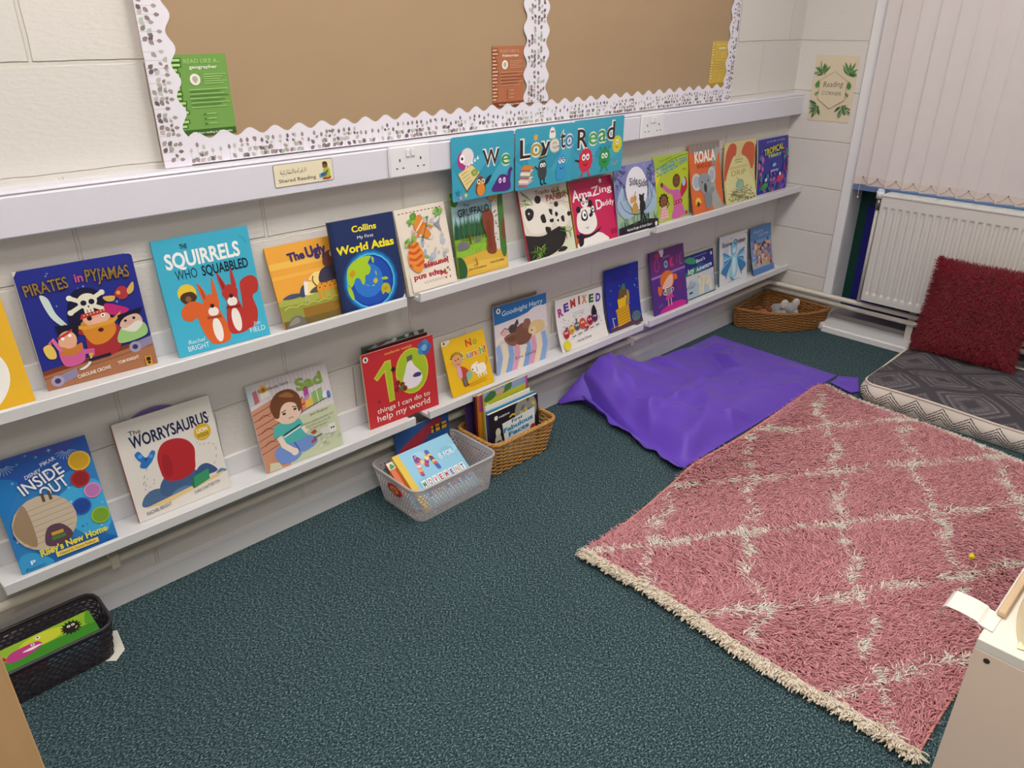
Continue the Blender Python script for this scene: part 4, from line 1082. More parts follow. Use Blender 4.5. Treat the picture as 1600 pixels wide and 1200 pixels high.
def c_sad(a):
    for i in range(16): a.R(.22+.05*i, .55, .245+.05*i, 1, '#cfc6cc')
    a.P([(.2, .0), (1, .0), (1, .52), (.5, .50), (.4, .4)], '#c3cbaa'); a.P([(0, .0), (.3, 0), (.36, .30), (.32, .80), (.0, .72)], '#c88f74'); 
    for k in range(7): a.L([(0, .22+.075*k), (.31, .29+.075*k)], .010, '#8a5440')
    for k in range(3): a.C([(.06, .30+.15*k), (.12, .34+.15*k), (.2, .31+.15*k)], .006, '#5a3428')
    a.P([(.0, .77), (.06, .79), (.06, .98), (0, .97)], '#b8ccd4'); a.P([(.06, .78), (.12, .80), (.11, .93), (.06, .92)], '#c46a7a'); a.R(.14, .82, .25, .96, '#e2d8cc'); a.O(.19, .92, .045, '#e0a83a'); a.O(.19, .92, .02, '#b06a2c'); a.P([(.14, .80), (.25, .84), (.25, .89), (.14, .87)], '#e8e4dc')
    # presents
    for x0, y0, x1, y1, c in ((.52, .54, .64, .66, '#d98a50'), (.64, .56, .74, .65, '#e0b84a'), (.74, .57, .88, .72, '#86ad6c'), (.65, .66, .71, .80, '#a8468e'), (.64, .64, .70, .69, '#b08ac0')):
        a.P([(x0, y0), (x1, y0+.03), (x1, y1+.03), (x0, y1)], c)
    a.L([(.58, .55), (.585, .68)], .02, '#9c2a5a'); a.L([(.52, .60), (.64, .63)], .016, '#9c2a5a'); a.L([(.54, .70), (.58, .66), (.62, .71)], .016, '#9c2a5a'); a.L([(.81, .58), (.81, .74)], .012, '#dcdca8')
    a.O(.92, .645, .05, '#dfe0ec'); a.E(.95, .64, .025, .05, '#4a7ab8'); a.L([(.5, .52), (.66, .56), (.97, .62)], .007, '#3a302c')
    # sad child kneeling, plain figure
    B_, D_ = '#6f8fd0', '#4a66a8'
    a.B([(.20, .05), (.14, .16), (.20, .24), (.36, .24), (.46, .10), (.36, .03)], B_); a.B([(.36, .24), (.52, .28), (.66, .22), (.68, .15), (.56, .10), (.44, .10), (.40, .16)], B_); a.L([(.40, .24), (.44, .12)], .02, D_)
    a.B([(.28, .26), (.24, .40), (.27, .49), (.40, .51), (.52, .48), (.56, .36), (.56, .26), (.42, .24)], '#4fb0ac'); a.P([(.29, .36), (.52, .42), (.52, .40), (.29, .34)], '#2e4a50'); a.P([(.29, .335), (.52, .395), (.52, .38), (.29, .32)], '#dfe8e4')
    a.B([(.22, .48), (.18, .38), (.22, .34), (.30, .36), (.32, .48)], '#4fb0ac'); a.L([(.24, .35), (.27, .24), (.36, .15)], .07, '#ead8c8'); a.O(.38, .13, .045, '#ead8c8'); a.L([(.54, .38), (.58, .30)], .05, '#ead8c8')
    a.E(.41, .61, .17, .16, '#e2c4b0'); a.O(.27, .56, .03, '#e2c4b0')
    a.B([(.24, .58), (.22, .72), (.32, .83), (.48, .84), (.58, .75), (.59, .62), (.54, .56), (.52, .66), (.42, .70), (.34, .66), (.29, .56)], '#6b4024'); a.B([(.34, .80), (.46, .81), (.52, .74), (.42, .76)], '#96643c')
    for x, y, q in ((.36, .585, 1), (.50, .60, -1)): a.E(x, y, .022, .014, '#4a3626'); a.L([(x-.03, y+.028-.008*q), (x+.03, y+.028+.008*q)], .01, '#4a2c1a')
    a.C([(.40, .515), (.43, .525), (.46, .515)], .008, '#8a4a3c')
    # toy robot and paper bits
    a.R(.74, .20, .86, .28, '#cfd0c8'); a.R(.86, .19, .95, .30, '#dcdcd6'); a.O(.89, .25, .012, '#403c3c'); a.O(.92, .25, .012, '#403c3c'); a.L([(.64, .20), (.76, .22)], .016, '#605a58'); a.P([(.62, .28), (.68, .30), (.70, .26), (.65, .25)], '#a84a38'); a.P([(.60, .18), (.67, .20), (.67, .17), (.61, .15)], '#a84a38')
    rr = random.Random(3)
    for i in range(9): x, y = rr.uniform(.66, .96), rr.uniform(.06, .16); a.P([(x, y), (x+.06, y+.02), (x+.04, y+.05)], rr.choice(['#b8c2b0', '#d0d8c4', '#a8b0a0']))
    a.P([(.03, .0), (.2, 0), (.16, .08), (.06, .10)], '#cfc8aa')
    a.T('Everybody feels...', .33, .90, .40, .034, '#4a4238', rot=2); a.T('Sad', .74, .80, .34, .125, '#7fa13c', rot=2, bold=.03)
    a.T('Jane Bingham', .78, .475, .24, .026, '#6c6a52', rot=3)
    a.T('What makes you feel sad', .75, .395, .40, .024, '#7a785e', rot=4); a.T('and what can you do', .74, .355, .34, .024, '#7a785e', rot=4); a.T('to feel better?', .74, .315, .24, .024, '#7a785e', rot=4)
def c_ten(a):
    G_, Y_ = '#a9c42e', '#e0c84a'
    a.T('melanie walsh', .50, .92, .38, .035, '#e8a84a', rot=1, bold=.02)
    a.P([(.13, .66), (.30, .84), (.38, .84), (.38, .29), (.30, .28), (.28, .70), (.17, .61)], Y_); a.P([(.145, .66), (.305, .825), (.37, .825), (.37, .30), (.308, .295), (.295, .73), (.17, .63)], G_)
    a.E(.66, .60, .235, .29, Y_); a.E(.66, .60, .222, .277, G_)
    a.B([(.52, .52), (.56, .62), (.60, .72), (.66, .74), (.70, .66), (.78, .55), (.79, .46), (.72, .38), (.60, .37), (.52, .43)], '#ece4ec'); a.P([(.60, .74), (.68, .755), (.68, .82), (.60, .81)], '#6c6664')
    a.B([(.66, .52), (.70, .50), (.77, .50), (.78, .54), (.73, .56), (.68, .55)], '#4a3f78')
    for k in range(5): a.O(.86+.055*math.cos(1.256*k), .86+.055*math.sin(1.256*k), .05, '#4a88c0' if k % 2 else '#3f6cae')
    a.O(.86, .86, .04, '#6fb4dc'); a.P([(.36, .70), (.40, .74), (.44, .70), (.40, .66)], '#2c2420')
    for x, y in ((.42, .42), (.50, .46), (.44, .50), (.53, .40)): a.O(x, y, .035, '#8a2430')
    a.B([(.44, .40), (.52, .47), (.5, .40)], '#3f7a3c'); a.O(.05, .93, .035, '#f0ece4'); a.E(.05, .93, .014, .02, '#3a3430'); a.O(.16, .335, .018, '#8a2430')
    a.T('things I can do to', .50, .185, .76, .068, '#f4ece0', rot=1, bold=.005); a.T('help my world', .49, .075, .76, .085, '#f4ece0', rot=1, bold=.005)
def c_lunch(a):
    a.R(0, .55, 1, .62, '#e4b418'); a.B([(0, 1), (.02, .92), (.14, .93), (.20, .97), (.18, 1)], '#ded6c4'); a.O(.06, .965, .02, '#202020')
    a.T('N', .60, .79, .14, .12, '#c8482c', bold=.04); a.T('o', .75, .79, .10, .12, '#7fa83a', bold=.04)
    for ch, x, c in zip('Lunch!', (.42, .55, .67, .77, .86, .94), ('#8fb83a', '#6a8ac0', '#c8682c', '#d8902c', '#6fa83a', '#b03a8a')):
        a.T(ch, x, .59, .10 if ch != '!' else .035, .125, '#f4e8c0', bold=.06); a.T(ch, x, .59, .10 if ch != '!' else .035, .12, c, bold=.03)
    for k in range(9): an = .3+k*.3; a.L([(.26+.10*math.cos(an), .62+.09*math.sin(an)), (.26+.16*math.cos(an), .62+.145*math.sin(an))], .018, '#4a3020')
    a.E(.26, .60, .12, .12, '#d69a70'); a.O(.23, .62, .014, '#2a1a10'); a.O(.29, .63, .014, '#2a1a10'); a.C([(.23, .55), (.27, .535), (.31, .55)], .01, '#7a3a28')
    a.B([(.26, .48), (.38, .46), (.48, .34), (.42, .26), (.28, .26)], '#b8442c'); a.B([(.22, .48), (.30, .48), (.30, .30), (.22, .32)], '#d8a0c0'); a.E(.46, .29, .07, .075, '#7fb8a4')
    for x in (.30, .36): a.L([(x, .27), (x+.01, .14)], .05, '#5a6068'); a.L([(x, .13), (x+.05, .13)], .035, '#8a3a28')
    a.B([(.58, .40), (.66, .42), (.84, .42), (.88, .30), (.80, .25), (.66, .25), (.60, .30)], '#efe8dc'); a.B([(.52, .36), (.56, .44), (.66, .46), (.70, .38), (.62, .31)], '#f2ece2'); a.O(.68, .45, .035, '#e4dccc'); a.O(.555, .365, .016, '#201810')
    for x in (.66, .72, .80, .85): a.L([(x, .26), (x, .19)], .03, '#efe8dc')
    a.C([(.88, .37), (.93, .44), (.92, .52)], .016, '#b8803a'); a.L([(.65, .40), (.66, .30)], .012, '#4a6ab0')
    a.L([(.40, .13), (.82, .145)], .012, '#c8941a'); a.L([(.42, .09), (.84, .105)], .012, '#c8941a')
def c_harry(a):
    a.R(0, 0, 1, .74, '#d9cdd2'); a.P([(0, .74), (.4, .76), (1, .84), (1, 1), (0, 1)], '#2a6cab'); a.B([(0, .70), (.2, .74), (.5, .74), (.75, .84), (.96, .82), (1, .70), (1, .5), (0, .5)], '#dad2d6')
    for i, c in enumerate(('#8fb0dc', '#e8dcc0', '#86a8dc', '#e0a4bc', '#eee2cc', '#7fa6dc', '#dd9fbe', '#ecdcb8', '#8aaee0')):
        a.P([(.11*i-.06, 0), (.11*i+.06, 0), (.11*i+.12, .24), (.11*i+.08, .44), (.11*i, .44), (.11*i+.02, .24)], c)
    a.B([(0, .42), (.16, .50), (.5, .34), (.8, .46), (1, .5), (1, .56), (.8, .54), (.5, .44), (.16, .56), (0, .52)], '#e6dcd4')
    BR = '#7d5444'
    a.B([(.24, .62), (.30, .68), (.40, .66), (.42, .56), (.32, .54)], '#4a4448'); a.B([(.10, .60), (.18, .66), (.26, .62), (.22, .56), (.14, .55)], '#dcb0b0'); a.L([(.10, .60), (.18, .66), (.26, .62)], .014, '#5a4a4a'); a.B([(.36, .66), (.42, .74), (.44, .66)], '#4a4448')
    a.B([(.16, .52), (.22, .42), (.34, .36), (.44, .42), (.42, .54), (.28, .56)], '#8a6150'); a.B([(.20, .50), (.26, .44), (.38, .44), (.36, .52)], '#714a3c')
    a.B([(.38, .40), (.38, .58), (.50, .66), (.64, .60), (.70, .46), (.62, .36), (.48, .34)], BR); a.B([(.52, .58), (.56, .70), (.66, .68), (.66, .56)], '#8a6150')
    a.B([(.62, .50), (.68, .62), (.82, .64), (.94, .58), (.94, .48), (.82, .44), (.72, .44)], '#dcc08e'); a.O(.72, .50, .06, '#e6cfa4'); a.O(.69, .51, .014, '#4a3024'); a.E(.52, .30, .07, .04, '#e8dccb')
    a.O(.08, .93, .04, '#f0ece4'); a.E(.08, .93, .015, .022, '#3a3430')
    a.T('Goodnight Harry', .53, .855, .78, .07, '#cfe6f4', rot=2, slant=.08, bold=.006); a.T('Kim Lewis', .55, .15, .40, .05, '#6a5a62', rot=2, slant=.1)
def c_remix(a):
    for ch, x, y, c, r in zip('REMIXED', (.10, .22, .36, .49, .60, .75, .90), (.68, .74, .78, .80, .79, .765, .74), ('#b03a8e', '#5a3a8c', '#b03034', '#a83c3a', '#d08a30', '#3a6a3c', '#4a3a9c'), (8, 5, 3, 0, -2, -3, -6)):
        a.T(ch, x, y, .105 if ch not in 'I' else .035, .15, c, rot=r, bold=.05)
    a.T('A blended family', .46, .655, .26, .022, '#8a8688'); a.L([(.34, .62), (.57, .63)], .007, '#a8a4a6')
    rr = random.Random(10)
    for i in range(90): x = rr.uniform(.04, .9); a.O(x, rr.uniform(.34, .62), rr.uniform(.003, .008), rr.choice(['#4a3a6a', '#6a6a72', '#2a2a30', '#9a8aa8']))
    for x, y, r, c in ((.14, .32, .06, '#b8283a'), (.26, .38, .06, '#d8a02c'), (.38, .40, .055, '#5a5a60'), (.50, .42, .07, '#cc4a34'), (.58, .34, .04, '#b83030'), (.66, .43, .065, '#a8283c'), (.77, .46, .065, '#5a2a5c')):
        a.E(x, y, r, r*1.15, c); a.O(x-.02, y+.02, .014, '#ffffff'); a.O(x+.02, y+.02, .014, '#ffffff'); a.O(x-.02, y+.02, .006, '#101010'); a.O(x+.02, y+.02, .006, '#101010'); a.C([(x-.02, y-.03), (x, y-.045), (x+.02, y-.03)], .008, '#2a1014')
    a.B([(.72, .52), (.74, .66), (.78, .70), (.82, .60), (.82, .52)], '#1c1a22'); a.P([(.12, .42), (.17, .46), (.19, .40)], '#3a3a9c'); a.L([(.38, .48), (.37, .56)], .02, '#2a2a30')
    for k in range(5): a.L([(.24+.13*k, .23+.016*k), (.32+.13*k, .24+.016*k)], .012, '#2a2528')
    a.O(.10, .115, .075, '#e0cf3a'); a.L([(.06, .115), (.14, .12)], .02, '#8a7e24')
    a.T('Arree Chung', .47, .115, .30, .04, '#3a3638', rot=3, bold=.01)
def c_dalek(a):
    rr = random.Random(2)
    for i in range(14): a.star(rr.uniform(.08, .95), rr.uniform(.2, .75), rr.uniform(.012, .024), '#cfd8f4', 4, .3)
    a.T('DAVID', .40, .80, .3, .04, '#4a2a6a', rot=3); a.T('Pip', .72, .84, .16, .05, '#5a2a70', rot=3)
    a.P([(.06, .07), (.66, .10), (.64, .06), (.1, 0), (.0, 0)], '#c8741e'); a.P([(0, 0), (1, 0), (1, .06), (.6, .075), (.05, .06)], '#5a3c50')
    a.P([(.26, .05), (.64, .08), (.64, .34), (.26, .30)], '#d9a520'); a.P([(.24, .29), (.64, .33), (.64, .37), (.24, .33)], '#c8942a')
    for k in range(5): a.L([(.27, .09+.045*k), (.63, .115+.045*k)], .010, '#8a5a14')
    a.P([(.33, .33), (.54, .35), (.60, .50), (.32, .49)], '#e6b81e'); a.B([(.56, .36), (.66, .40), (.68, .54), (.62, .60), (.60, .46)], '#b08a4a')
    a.P([(.33, .48), (.60, .50), (.62, .60), (.52, .68), (.38, .62)], '#6a5230'); a.O(.56, .50, .02, '#e8e4d8'); a.B([(.46, .64), (.48, .70), (.56, .70), (.56, .62)], '#3f7a58')
    a.E(.82, .13, .14, .10, '#5c7682'); a.C([(.70, .14), (.82, .18), (.94, .14)], .008, '#30444c'); a.C([(.70, .1), (.82, .14), (.94, .1)], .008, '#30444c'); a.L([(.74, .2), (.72, .26)], .03, '#6a3a34'); a.L([(.14, .06), (.12, .22), (.2, .20)], .03, '#a8b4d0')
def c_josie(a):
    a.P([(0, .575), (1, .60), (1, .635), (0, .61)], '#a078c0'); a.R(0, .63, 1, 1, '#66307a'); a.P([(.14, 0), (.9, 0), (.98, .05), (.8, .11), (.5, .115), (.22, .06)], '#cf2a96')
    a.P([(.26, 1), (.40, 1), (.40, .94), (.35, .88), (.31, .90)], '#e0dce2')
    a.T('just', .47, .86, .20, .035, '#a898b8'); a.L([(.14, .93), (.30, .92)], .06, '#b82a5a'); a.C([(.20, .92), (.24, .76), (.18, .68), (.12, .74), (.16, .88)], .02, '#c03a6a')
    a.E(.44, .755, .055, .065, '#86b4c4'); a.E(.44, .755, .025, .032, '#5a2a70'); a.B([(.56, .82), (.66, .84), (.62, .76), (.68, .70), (.56, .70)], '#c8286c'); a.L([(.75, .72), (.78, .85)], .025, '#b83a4a'); a.C([(.90, .86), (.86, .80), (.86, .70), (.92, .69)], .012, '#a088b8')
    a.E(.44, .50, .205, .17, '#df6f28'); a.B([(.28, .40), (.16, .44), (.17, .30), (.24, .30)], '#df6f28'); a.B([(.60, .55), (.70, .56), (.74, .48), (.66, .47)], '#df6f28')
    a.B([(.28, .40), (.46, .55), (.60, .56), (.58, .42), (.46, .36)], '#e8bca8')
    a.B([(.36, .37), (.52, .38), (.54, .26), (.40, .25)], '#e4dcd8')
    for k in range(4): a.L([(.38, .275+.028*k), (.53, .285+.028*k)], .018, '#2a2030')
    a.P([(.38, .26), (.54, .27), (.60, .20), (.34, .19)], '#d03a92'); a.L([(.42, .2), (.42, .08)], .022, '#e8bca8'); a.L([(.50, .2), (.51, .08)], .022, '#e8bca8')
    a.C([(.36, .36), (.30, .30), (.38, .27)], .016, '#e4dcd8'); a.C([(.54, .36), (.6, .34), (.57, .29)], .016, '#e8bca8')
    for k in range(5): a.R(.68, .26+.045*k, .84, .285+.045*k, '#7a2a78')
    a.L([(.12, .14), (.26, .15)], .012, '#8a68a8'); a.L([(.12, .11), (.26, .12)], .012, '#8a68a8')
def c_icy(a):
    a.R(0, .55, 1, 1, '#2a2c80'); a.B([(.02, .92), (.2, .96), (.4, .86), (.36, .78), (.15, .82)], '#3a9a66'); a.B([(.3, .62), (.5, .76), (.8, .66), (.9, .58), (.6, .55), (.3, .55)], '#245a8a'); a.B([(0, .60), (.3, .7), (.5, .6), (.3, .54), (0, .54)], '#2f8a6a')
    a.R(0, .0, 1, .54, '#c2cdd8'); a.R(0, .0, 1, .30, '#b4c4d2'); a.B([(0, .5), (.2, .54), (.6, .53), (1, .56), (1, .44), (.5, .42), (0, .42)], '#d2cfd6')
    a.T('Boo\u2019s', .56, .79, .3, .08, '#dfe8ee', rot=4, bold=.02); a.T('Icy', .22, .585, .20, .12, '#dfeee8', rot=5, bold=.03); a.T('Adventure', .66, .60, .54, .10, '#dfe8f0', rot=4, bold=.03)
    a.B([(.44, .06), (.46, .28), (.42, .42), (.46, .50), (.54, .52), (.60, .44), (.74, .42), (.86, .36), (.90, .14), (.86, .05), (.80, .06), (.76, .2), (.62, .2), (.60, .05), (.54, .05), (.52, .18), (.50, .05)], '#e0d8c4'); a.C([(.52, .2), (.56, .3), (.54, .42)], .012, '#9a8c70'); a.C([(.64, .2), (.68, .32), (.72, .38)], .012, '#9a8c70'); a.O(.475, .465, .012, '#2a2826'); a.O(.445, .44, .014, '#2a2826')
    for k in range(4): a.C([(.02+.06*k, .24), (.12+.05*k, .33-.02*k), (.20+.05*k, .42-.03*k)], .014, '#5a7a94' if k % 2 else '#2f4a60')
    a.R(.10, .12, .22, .17, '#4a5a68'); a.O(.93, .90, .035, '#cfd4e0'); a.L([(0, .995), (1, .995)], .02, '#1a1a4a'); a.L([(.3, .93), (.78, .94)], .012, '#8a9cd0'); a.L([(.992, 0), (.992, 1)], .02, '#20243c'); a.L([(0, .008), (1, .008)], .02, '#20303c')
def c_snow(a):
    rr = random.Random(13)
    for i in range(60): a.E(rr.uniform(.06, .94), rr.uniform(.3, .85), rr.uniform(.02, .06), rr.uniform(.015, .04), rr.choice(['#d4d4dc', '#c4ccdc', '#d9d2dc', '#bcd0e0']), rot=rr.uniform(0, 180), n=8)
    for s_ in (-1, 1):
        for k in range(8): a.B([(.5+s_*.08, .50), (.5+s_*(.24+.03*k), .62-.045*k), (.5+s_*(.40-.02*k), .66-.07*k), (.5+s_*(.22+.01*k), .46-.045*k)], ('#4a92c8', '#7fbade', '#a8d4ea', '#3a84bc')[k % 4])
    a.B([(.42, .56), (.40, .40), (.34, .20), (.46, .10), (.60, .16), (.64, .34), (.58, .56)], '#9ed4ec'); a.B([(.46, .5), (.44, .3), (.5, .14), (.56, .3), (.54, .5)], '#cfeaf4'); a.B([(.40, .70), (.42, .80), (.52, .84), (.60, .76), (.58, .62), (.50, .56), (.43, .60)], '#7ec2e4'); a.E(.50, .66, .06, .06, '#c8e0ec'); a.B([(.36, .14), (.46, .10), (.52, .04), (.44, .06)], '#4a9cc8')
    a.T('Snow Queen', .50, .78, .84, .095, '#3a4668', rot=1, bold=.012); a.T('The', .40, .90, .12, .025, '#8a90a4'); a.L([(.28, .045), (.72, .06)], .010, '#8a9cb0'); a.O(.93, .95, .015, '#a03a5a')
def c_fairy(a):
    a.R(0, .72, 1, 1, '#5580bc'); a.R(0, .0, 1, .13, '#5582c4'); a.R(0, .13, 1, .30, '#a9b4c8')
    rr = random.Random(14)
    for i in range(70):
        x, y = rr.uniform(.06, .92), rr.uniform(.16, .64)
        a.E(x, y, rr.uniform(.03, .07), rr.uniform(.03, .09), rr.choice(['#b05a8a', '#d0a070', '#c8b45a', '#8a6aa8', '#d8b4a8', '#7a3a4a', '#e0c8c0', '#5a4a7a', '#c07a8a', '#9cb46a', '#b83a44']), rot=rr.uniform(-40, 40), n=9)
    for x in (.2, .36, .52, .66, .8): a.O(x, .58+.06*math.sin(9*x), .045, '#d8b4a0'); a.B([(x-.06, .58+.06*math.sin(9*x)), (x, .68+.06*math.sin(9*x)), (x+.06, .58+.06*math.sin(9*x)), (x, .62+.06*math.sin(9*x))], rr.choice(['#4a3030', '#8a5a2a', '#2a2428']))
    a.T('Fairy', .36, .87, .44, .065, '#b8d0e8', rot=2, slant=.2); a.T('stories', .60, .795, .46, .055, '#b8d0e8', rot=2, slant=.2)

A1, A2 = 'picture books on the upper ledges', 'picture books on the lower ledges'
def stand(s, x, w, h, yb, yaw, lean, th, *r, **k):
    zs = (S1 if s == 1 else S2)-FH+.0122
    g = A1 if s == 1 else A2
    return book('picture_book', r[0], w, h, th, r[1], r[2], loc=(x, yb, zs+th*math.sin(lean)), rot=(-lean, 0, yaw), group=g, **k)
stand(1, -3.616, .165, .255, -.078, -.03, .270, .005, 'yellow picture book cut off by the left edge of the photo, on the upper ledge', '#e2b023', c_yellow)
stand(1, -3.416, .241, .274, -.038, -.05, .080, .005, 'navy blue picture book of bearded pirates on a ship deck, worn corners', '#232c8c', c_pirates, spine='#d8d2c4', dog=.016)
stand(1, -3.124, .240, .289, -.062, -.035, .167, .005, 'turquoise picture book with an orange and a red squirrel on its cover', '#3fb0cf', c_squirrels, sag=.006)
stand(1, -2.840, .232, .222, -.071, -.006, .285, .004, 'orange sunset picture book half hidden behind the blue atlas', '#e9a53c', c_ugly)
stand(1, -2.664, .213, .261, -.084, -.03, .155, .009, 'dark blue atlas with a large glowing globe on its cover', '#1f3060', c_atlas, spine='#2a2f48')
stand(1, -2.432, .192, .258, -.090, .02, .222, .013, 'cream hardback standing upside down, with kites and a striped balloon', '#e6dccd', c_maps, hard=True)
stand(1, -2.206, .212, .272, -.052, -.03, .135, .005, 'green forest picture book, its top hidden behind the blue We card', '#86b03c', c_wood)
stand(1, -1.909, .250, .262, -.083, .03, .255, .008, 'cream picture book with a big panda nuzzling a panda cub', '#ddd5c8', c_panda, spine='#b02a44', hard=True)
stand(1, -1.648, .240, .238, -.076, 0, .255, .006, 'crimson picture book with one cartoon panda carrying another on its head', '#c8245a', c_daddy, spine='#e8a83a')
stand(1, -1.412, .261, .263, -.080, .02, .180, .005, 'lilac and green picture book with two mice in a moonlit oval', '#9aa6c4', c_side)
stand(1, -1.144, .246, .267, -.053, 0, .135, .004, 'lime green picture book of a grown-up and child in pink dresses', '#b2c43a', c_super)
stand(1, -.892, .236, .292, -.079, 0, .225, .005, 'orange picture book with a grey koala hugging a branch', '#d96a34', c_koala, sag=.004)
stand(1, -.606, .262, .272, -.062, -.01, .165, .0035, 'floppy pale yellow picture book with two red flame shapes', '#d9c98e', c_drip, sag=.010)
stand(1, -.316, .292, .255, -.045, 0, .115, .005, 'deep blue coral reef picture book, last on the upper ledge by the corner', '#2c2f96', c_tropic, spine='#d8c890', sag=-.004)
stand(2, -3.579, .210, .275, -.082, -.04, .245, .005, 'blue book with a round wooden wall picture and five coloured discs', '#2a7cc0', c_discs)
WORRY = stand(2, -3.307, .245, .273, -.064, 0, .140, .008, 'white picture book with a red shape on blue boulders and a butterfly', '#e4dfd8', c_worry, spine='#b8442c', back='#6a5590', hard=False)
m_ = MB()
m_.grid(lambda u, v: (.245*(.14+.56*u), .0086+.004*math.sin(math.pi*u), .262+.0215*v*math.sin(math.pi*u)**.7), 24, 3)
m_.grid(lambda u, v: (.245*(.14+.56*(1-u)), .0092+.004*math.sin(math.pi*u), .262+.0215*v*math.sin(math.pi*u)**.7), 24, 3)
tag(m_.build('endpaper', mat('purple endpaper', '#6a5a9a', .6), WORRY), 'purple page curling up behind the cover')
stand(2, -2.958, .249, .260, -.073, -.03, .222, .004, 'pale picture book of a kneeling sad boy in a turquoise T-shirt', '#d8d0d2', c_sad)
stand(2, -2.599, .268, .250, -.064, -.045, .075, .006, 'red picture book with a large green number ten and a light bulb', '#c32f37', c_ten, spine='#d8c9a0')
stand(2, -2.267, .190, .196, -.075, -.005, .300, .005, 'small yellow picture book of a child with a white dog', '#e5b71c', c_lunch)
stand(2, -2.034, .255, .259, -.046, -.05, .075, .005, 'picture book of brown soft toys asleep under a striped blanket', '#d6c8cc', c_harry, spine='#b8a8c8')
stand(2, -1.705, .268, .206, -.070, -.03, .255, .003, 'white floppy picture book with rainbow capital letters and fruit faces', '#e6e2e2', c_remix, sag=.010)
stand(2, -1.413, .215, .261, -.067, -.02, .195, .004, 'royal blue picture book of a yellow figure on an orange bench at night', '#232f9a', c_dalek, sag=.007)
stand(2, -1.118, .253, .277, -.076, 0, .215, .004, 'purple picture book of an orange-haired girl in a striped top', '#57308a', c_josie)
stand(2, -.848, .240, .203, -.057, 0, .205, .005, 'small picture book of a polar bear under northern lights', '#b8c6d4', c_icy)
stand(2, -.560, .240, .242, -.050, -.03, .135, .006, 'white picture book with an icy blue winged figure', '#dcdce0', c_snow, spine='#3f7088')
stand(2, -.278, .207, .238, -.074, 0, .240, .004, 'sky blue storybook with a crowd of small figures, last on the lower ledge', '#6f97cc', c_fairy, spine='#2a2a3a', sag=.006)
# books standing behind the red one and the bedtime one
def c_strip(a):
    rr = random.Random(1)
    for i in range(24): a.E(rr.uniform(.1, .9), rr.uniform(.9, .99), .04, .02, rr.choice(['#7fa0b8', '#b8c4cc', '#8a4a4a', '#c8c0b4']), n=8)
zz = S2-FH+.0125
book('picture_book', 'dark green book peeping out highest behind the red number ten book', .235, .262, .005, '#44584f', c_strip, loc=(-2.575, -.028, zz+.0004), rot=(-.03, 0, -.02), group='books half hidden behind others on the lower ledges')
book('picture_book', 'dark maroon book squeezed directly behind the red number ten book', .225, .253, .005, '#4a2028', None, loc=(-2.562, -.0425, zz+.0006), rot=(-.05, 0, -.03), group='books half hidden behind others on the lower ledges')
book('picture_book', 'thin grey brown book peeping out behind the striped blanket book', .215, .266, .004, '#8a7668', None, loc=(-2.025, -.0245, zz+.0006), rot=(-.03, 0, -.02), group='books half hidden behind others on the lower ledges')
# ================================================================ baskets
def loop_rrect(x0, y0, x1, y1, r, n):
    P = [(x0+a, y0+b) for a, b in rrect(x1-x0, y1-y0, r, 8)]
    return resample(P, n)
def resample(P, n):
    P = [Vector((p[0], p[1])) for p in P]
    m = len(P); L = [0]
    for i in range(m): L.append(L[-1]+(P[(i+1) % m]-P[i]).length)
    out = []; k = 0
    for i in range(n):
        s = L[-1]*i/n
        while L[k+1] < s: k += 1
        t = (s-L[k])/max(1e-9, L[k+1]-L[k])
        out.append(P[k].lerp(P[(k+1) % m], t))
    return out
def normals(P):
    m = len(P); out = []
    for i in range(m):
        t = (P[(i+1) % m]-P[i-1]).normalized(); out.append(Vector((t.y, -t.x)))
    return out
def wicker(name, label, low, top, h, colr, group, stakes):
    """low/top: closed outlines (same count) at the base and the rim, counter-clockwise"""
    cx = sum(p.x for p in low)/len(low); cy = sum(p.y for p in low)/len(low)
    t = thing(name, label, 'basket', (cx, cy, 0), group=group)
    m = len(low); per = m/stakes
    M = mat('wicker '+colr, colr, .5, .35, var=.28, vscale=70, bump=.3, bscale=400, stretch=(1, 1, 3))
    b = MB(); rows = round((h-.012)/.0072)
    nl = normals(low)
    for j in range(rows):
        z = .005+(h-.016)*j/(rows-1); f = z/h
        pts = []
        for i in range(m):
            p = low[i].lerp(top[i], f)+nl[i]*(.0034*math.sin(math.pi*(i/per+j)))
            pts.append((p.x-cx, p.y-cy, z+.0008*math.sin(i*1.7+j)))
        b.tube(pts, .0037, 5, closed=True)
    for k in range(stakes):
        i = int(k*per)
        p, q = low[i], top[i]
        b.tube([(p.x-cx, p.y-cy, .002), (q.x-cx, q.y-cy, h-.003)], .0022, 4)
    b.build('woven_side', M, t)
    b = MB()
    for k in range(3):
        pts = []
        for i in range(m):
            a = 2*math.pi*(i/per/2)+2.094*k
            p = top[i]+nl[i]*(.0042*math.cos(a))
            pts.append((p.x-cx, p.y-cy, h+.0042*math.sin(a)))
        b.tube(pts, .0042, 6, closed=True)
    b.build('braided_rim', M, t)
    b = MB(); b.prism([(p.x-cx, p.y-cy) for p in low], .001, .006, 'z'); b.build('base', M, t)
    return t
BG = 'wicker baskets on the floor by the wall'
wicker('wicker_basket', 'rectangular wicker basket full of upright books, right of the white plastic one', loop_rrect(-2.245, -.246, -1.978, -.085, .014, 160), loop_rrect(-2.257, -.268, -1.948, -.066, .035, 160), .130, '#bd8c4c', BG, 34)
def quarter(r, c=-.030, rc=.03):
    P = [(c-rc, c)]
    P += [(c-r*math.cos(a)*1.0, c-r*math.sin(a)) for a in [math.radians(4+82*i/24) for i in range(25)]]
    P += [(c, c-rc)]
    return resample(P, 150)
wicker('corner_basket', 'quarter round brown wicker basket tucked into the corner, holding soft toys', quarter(.345), quarter(.368), .103, '#9a6a38', BG, 36)

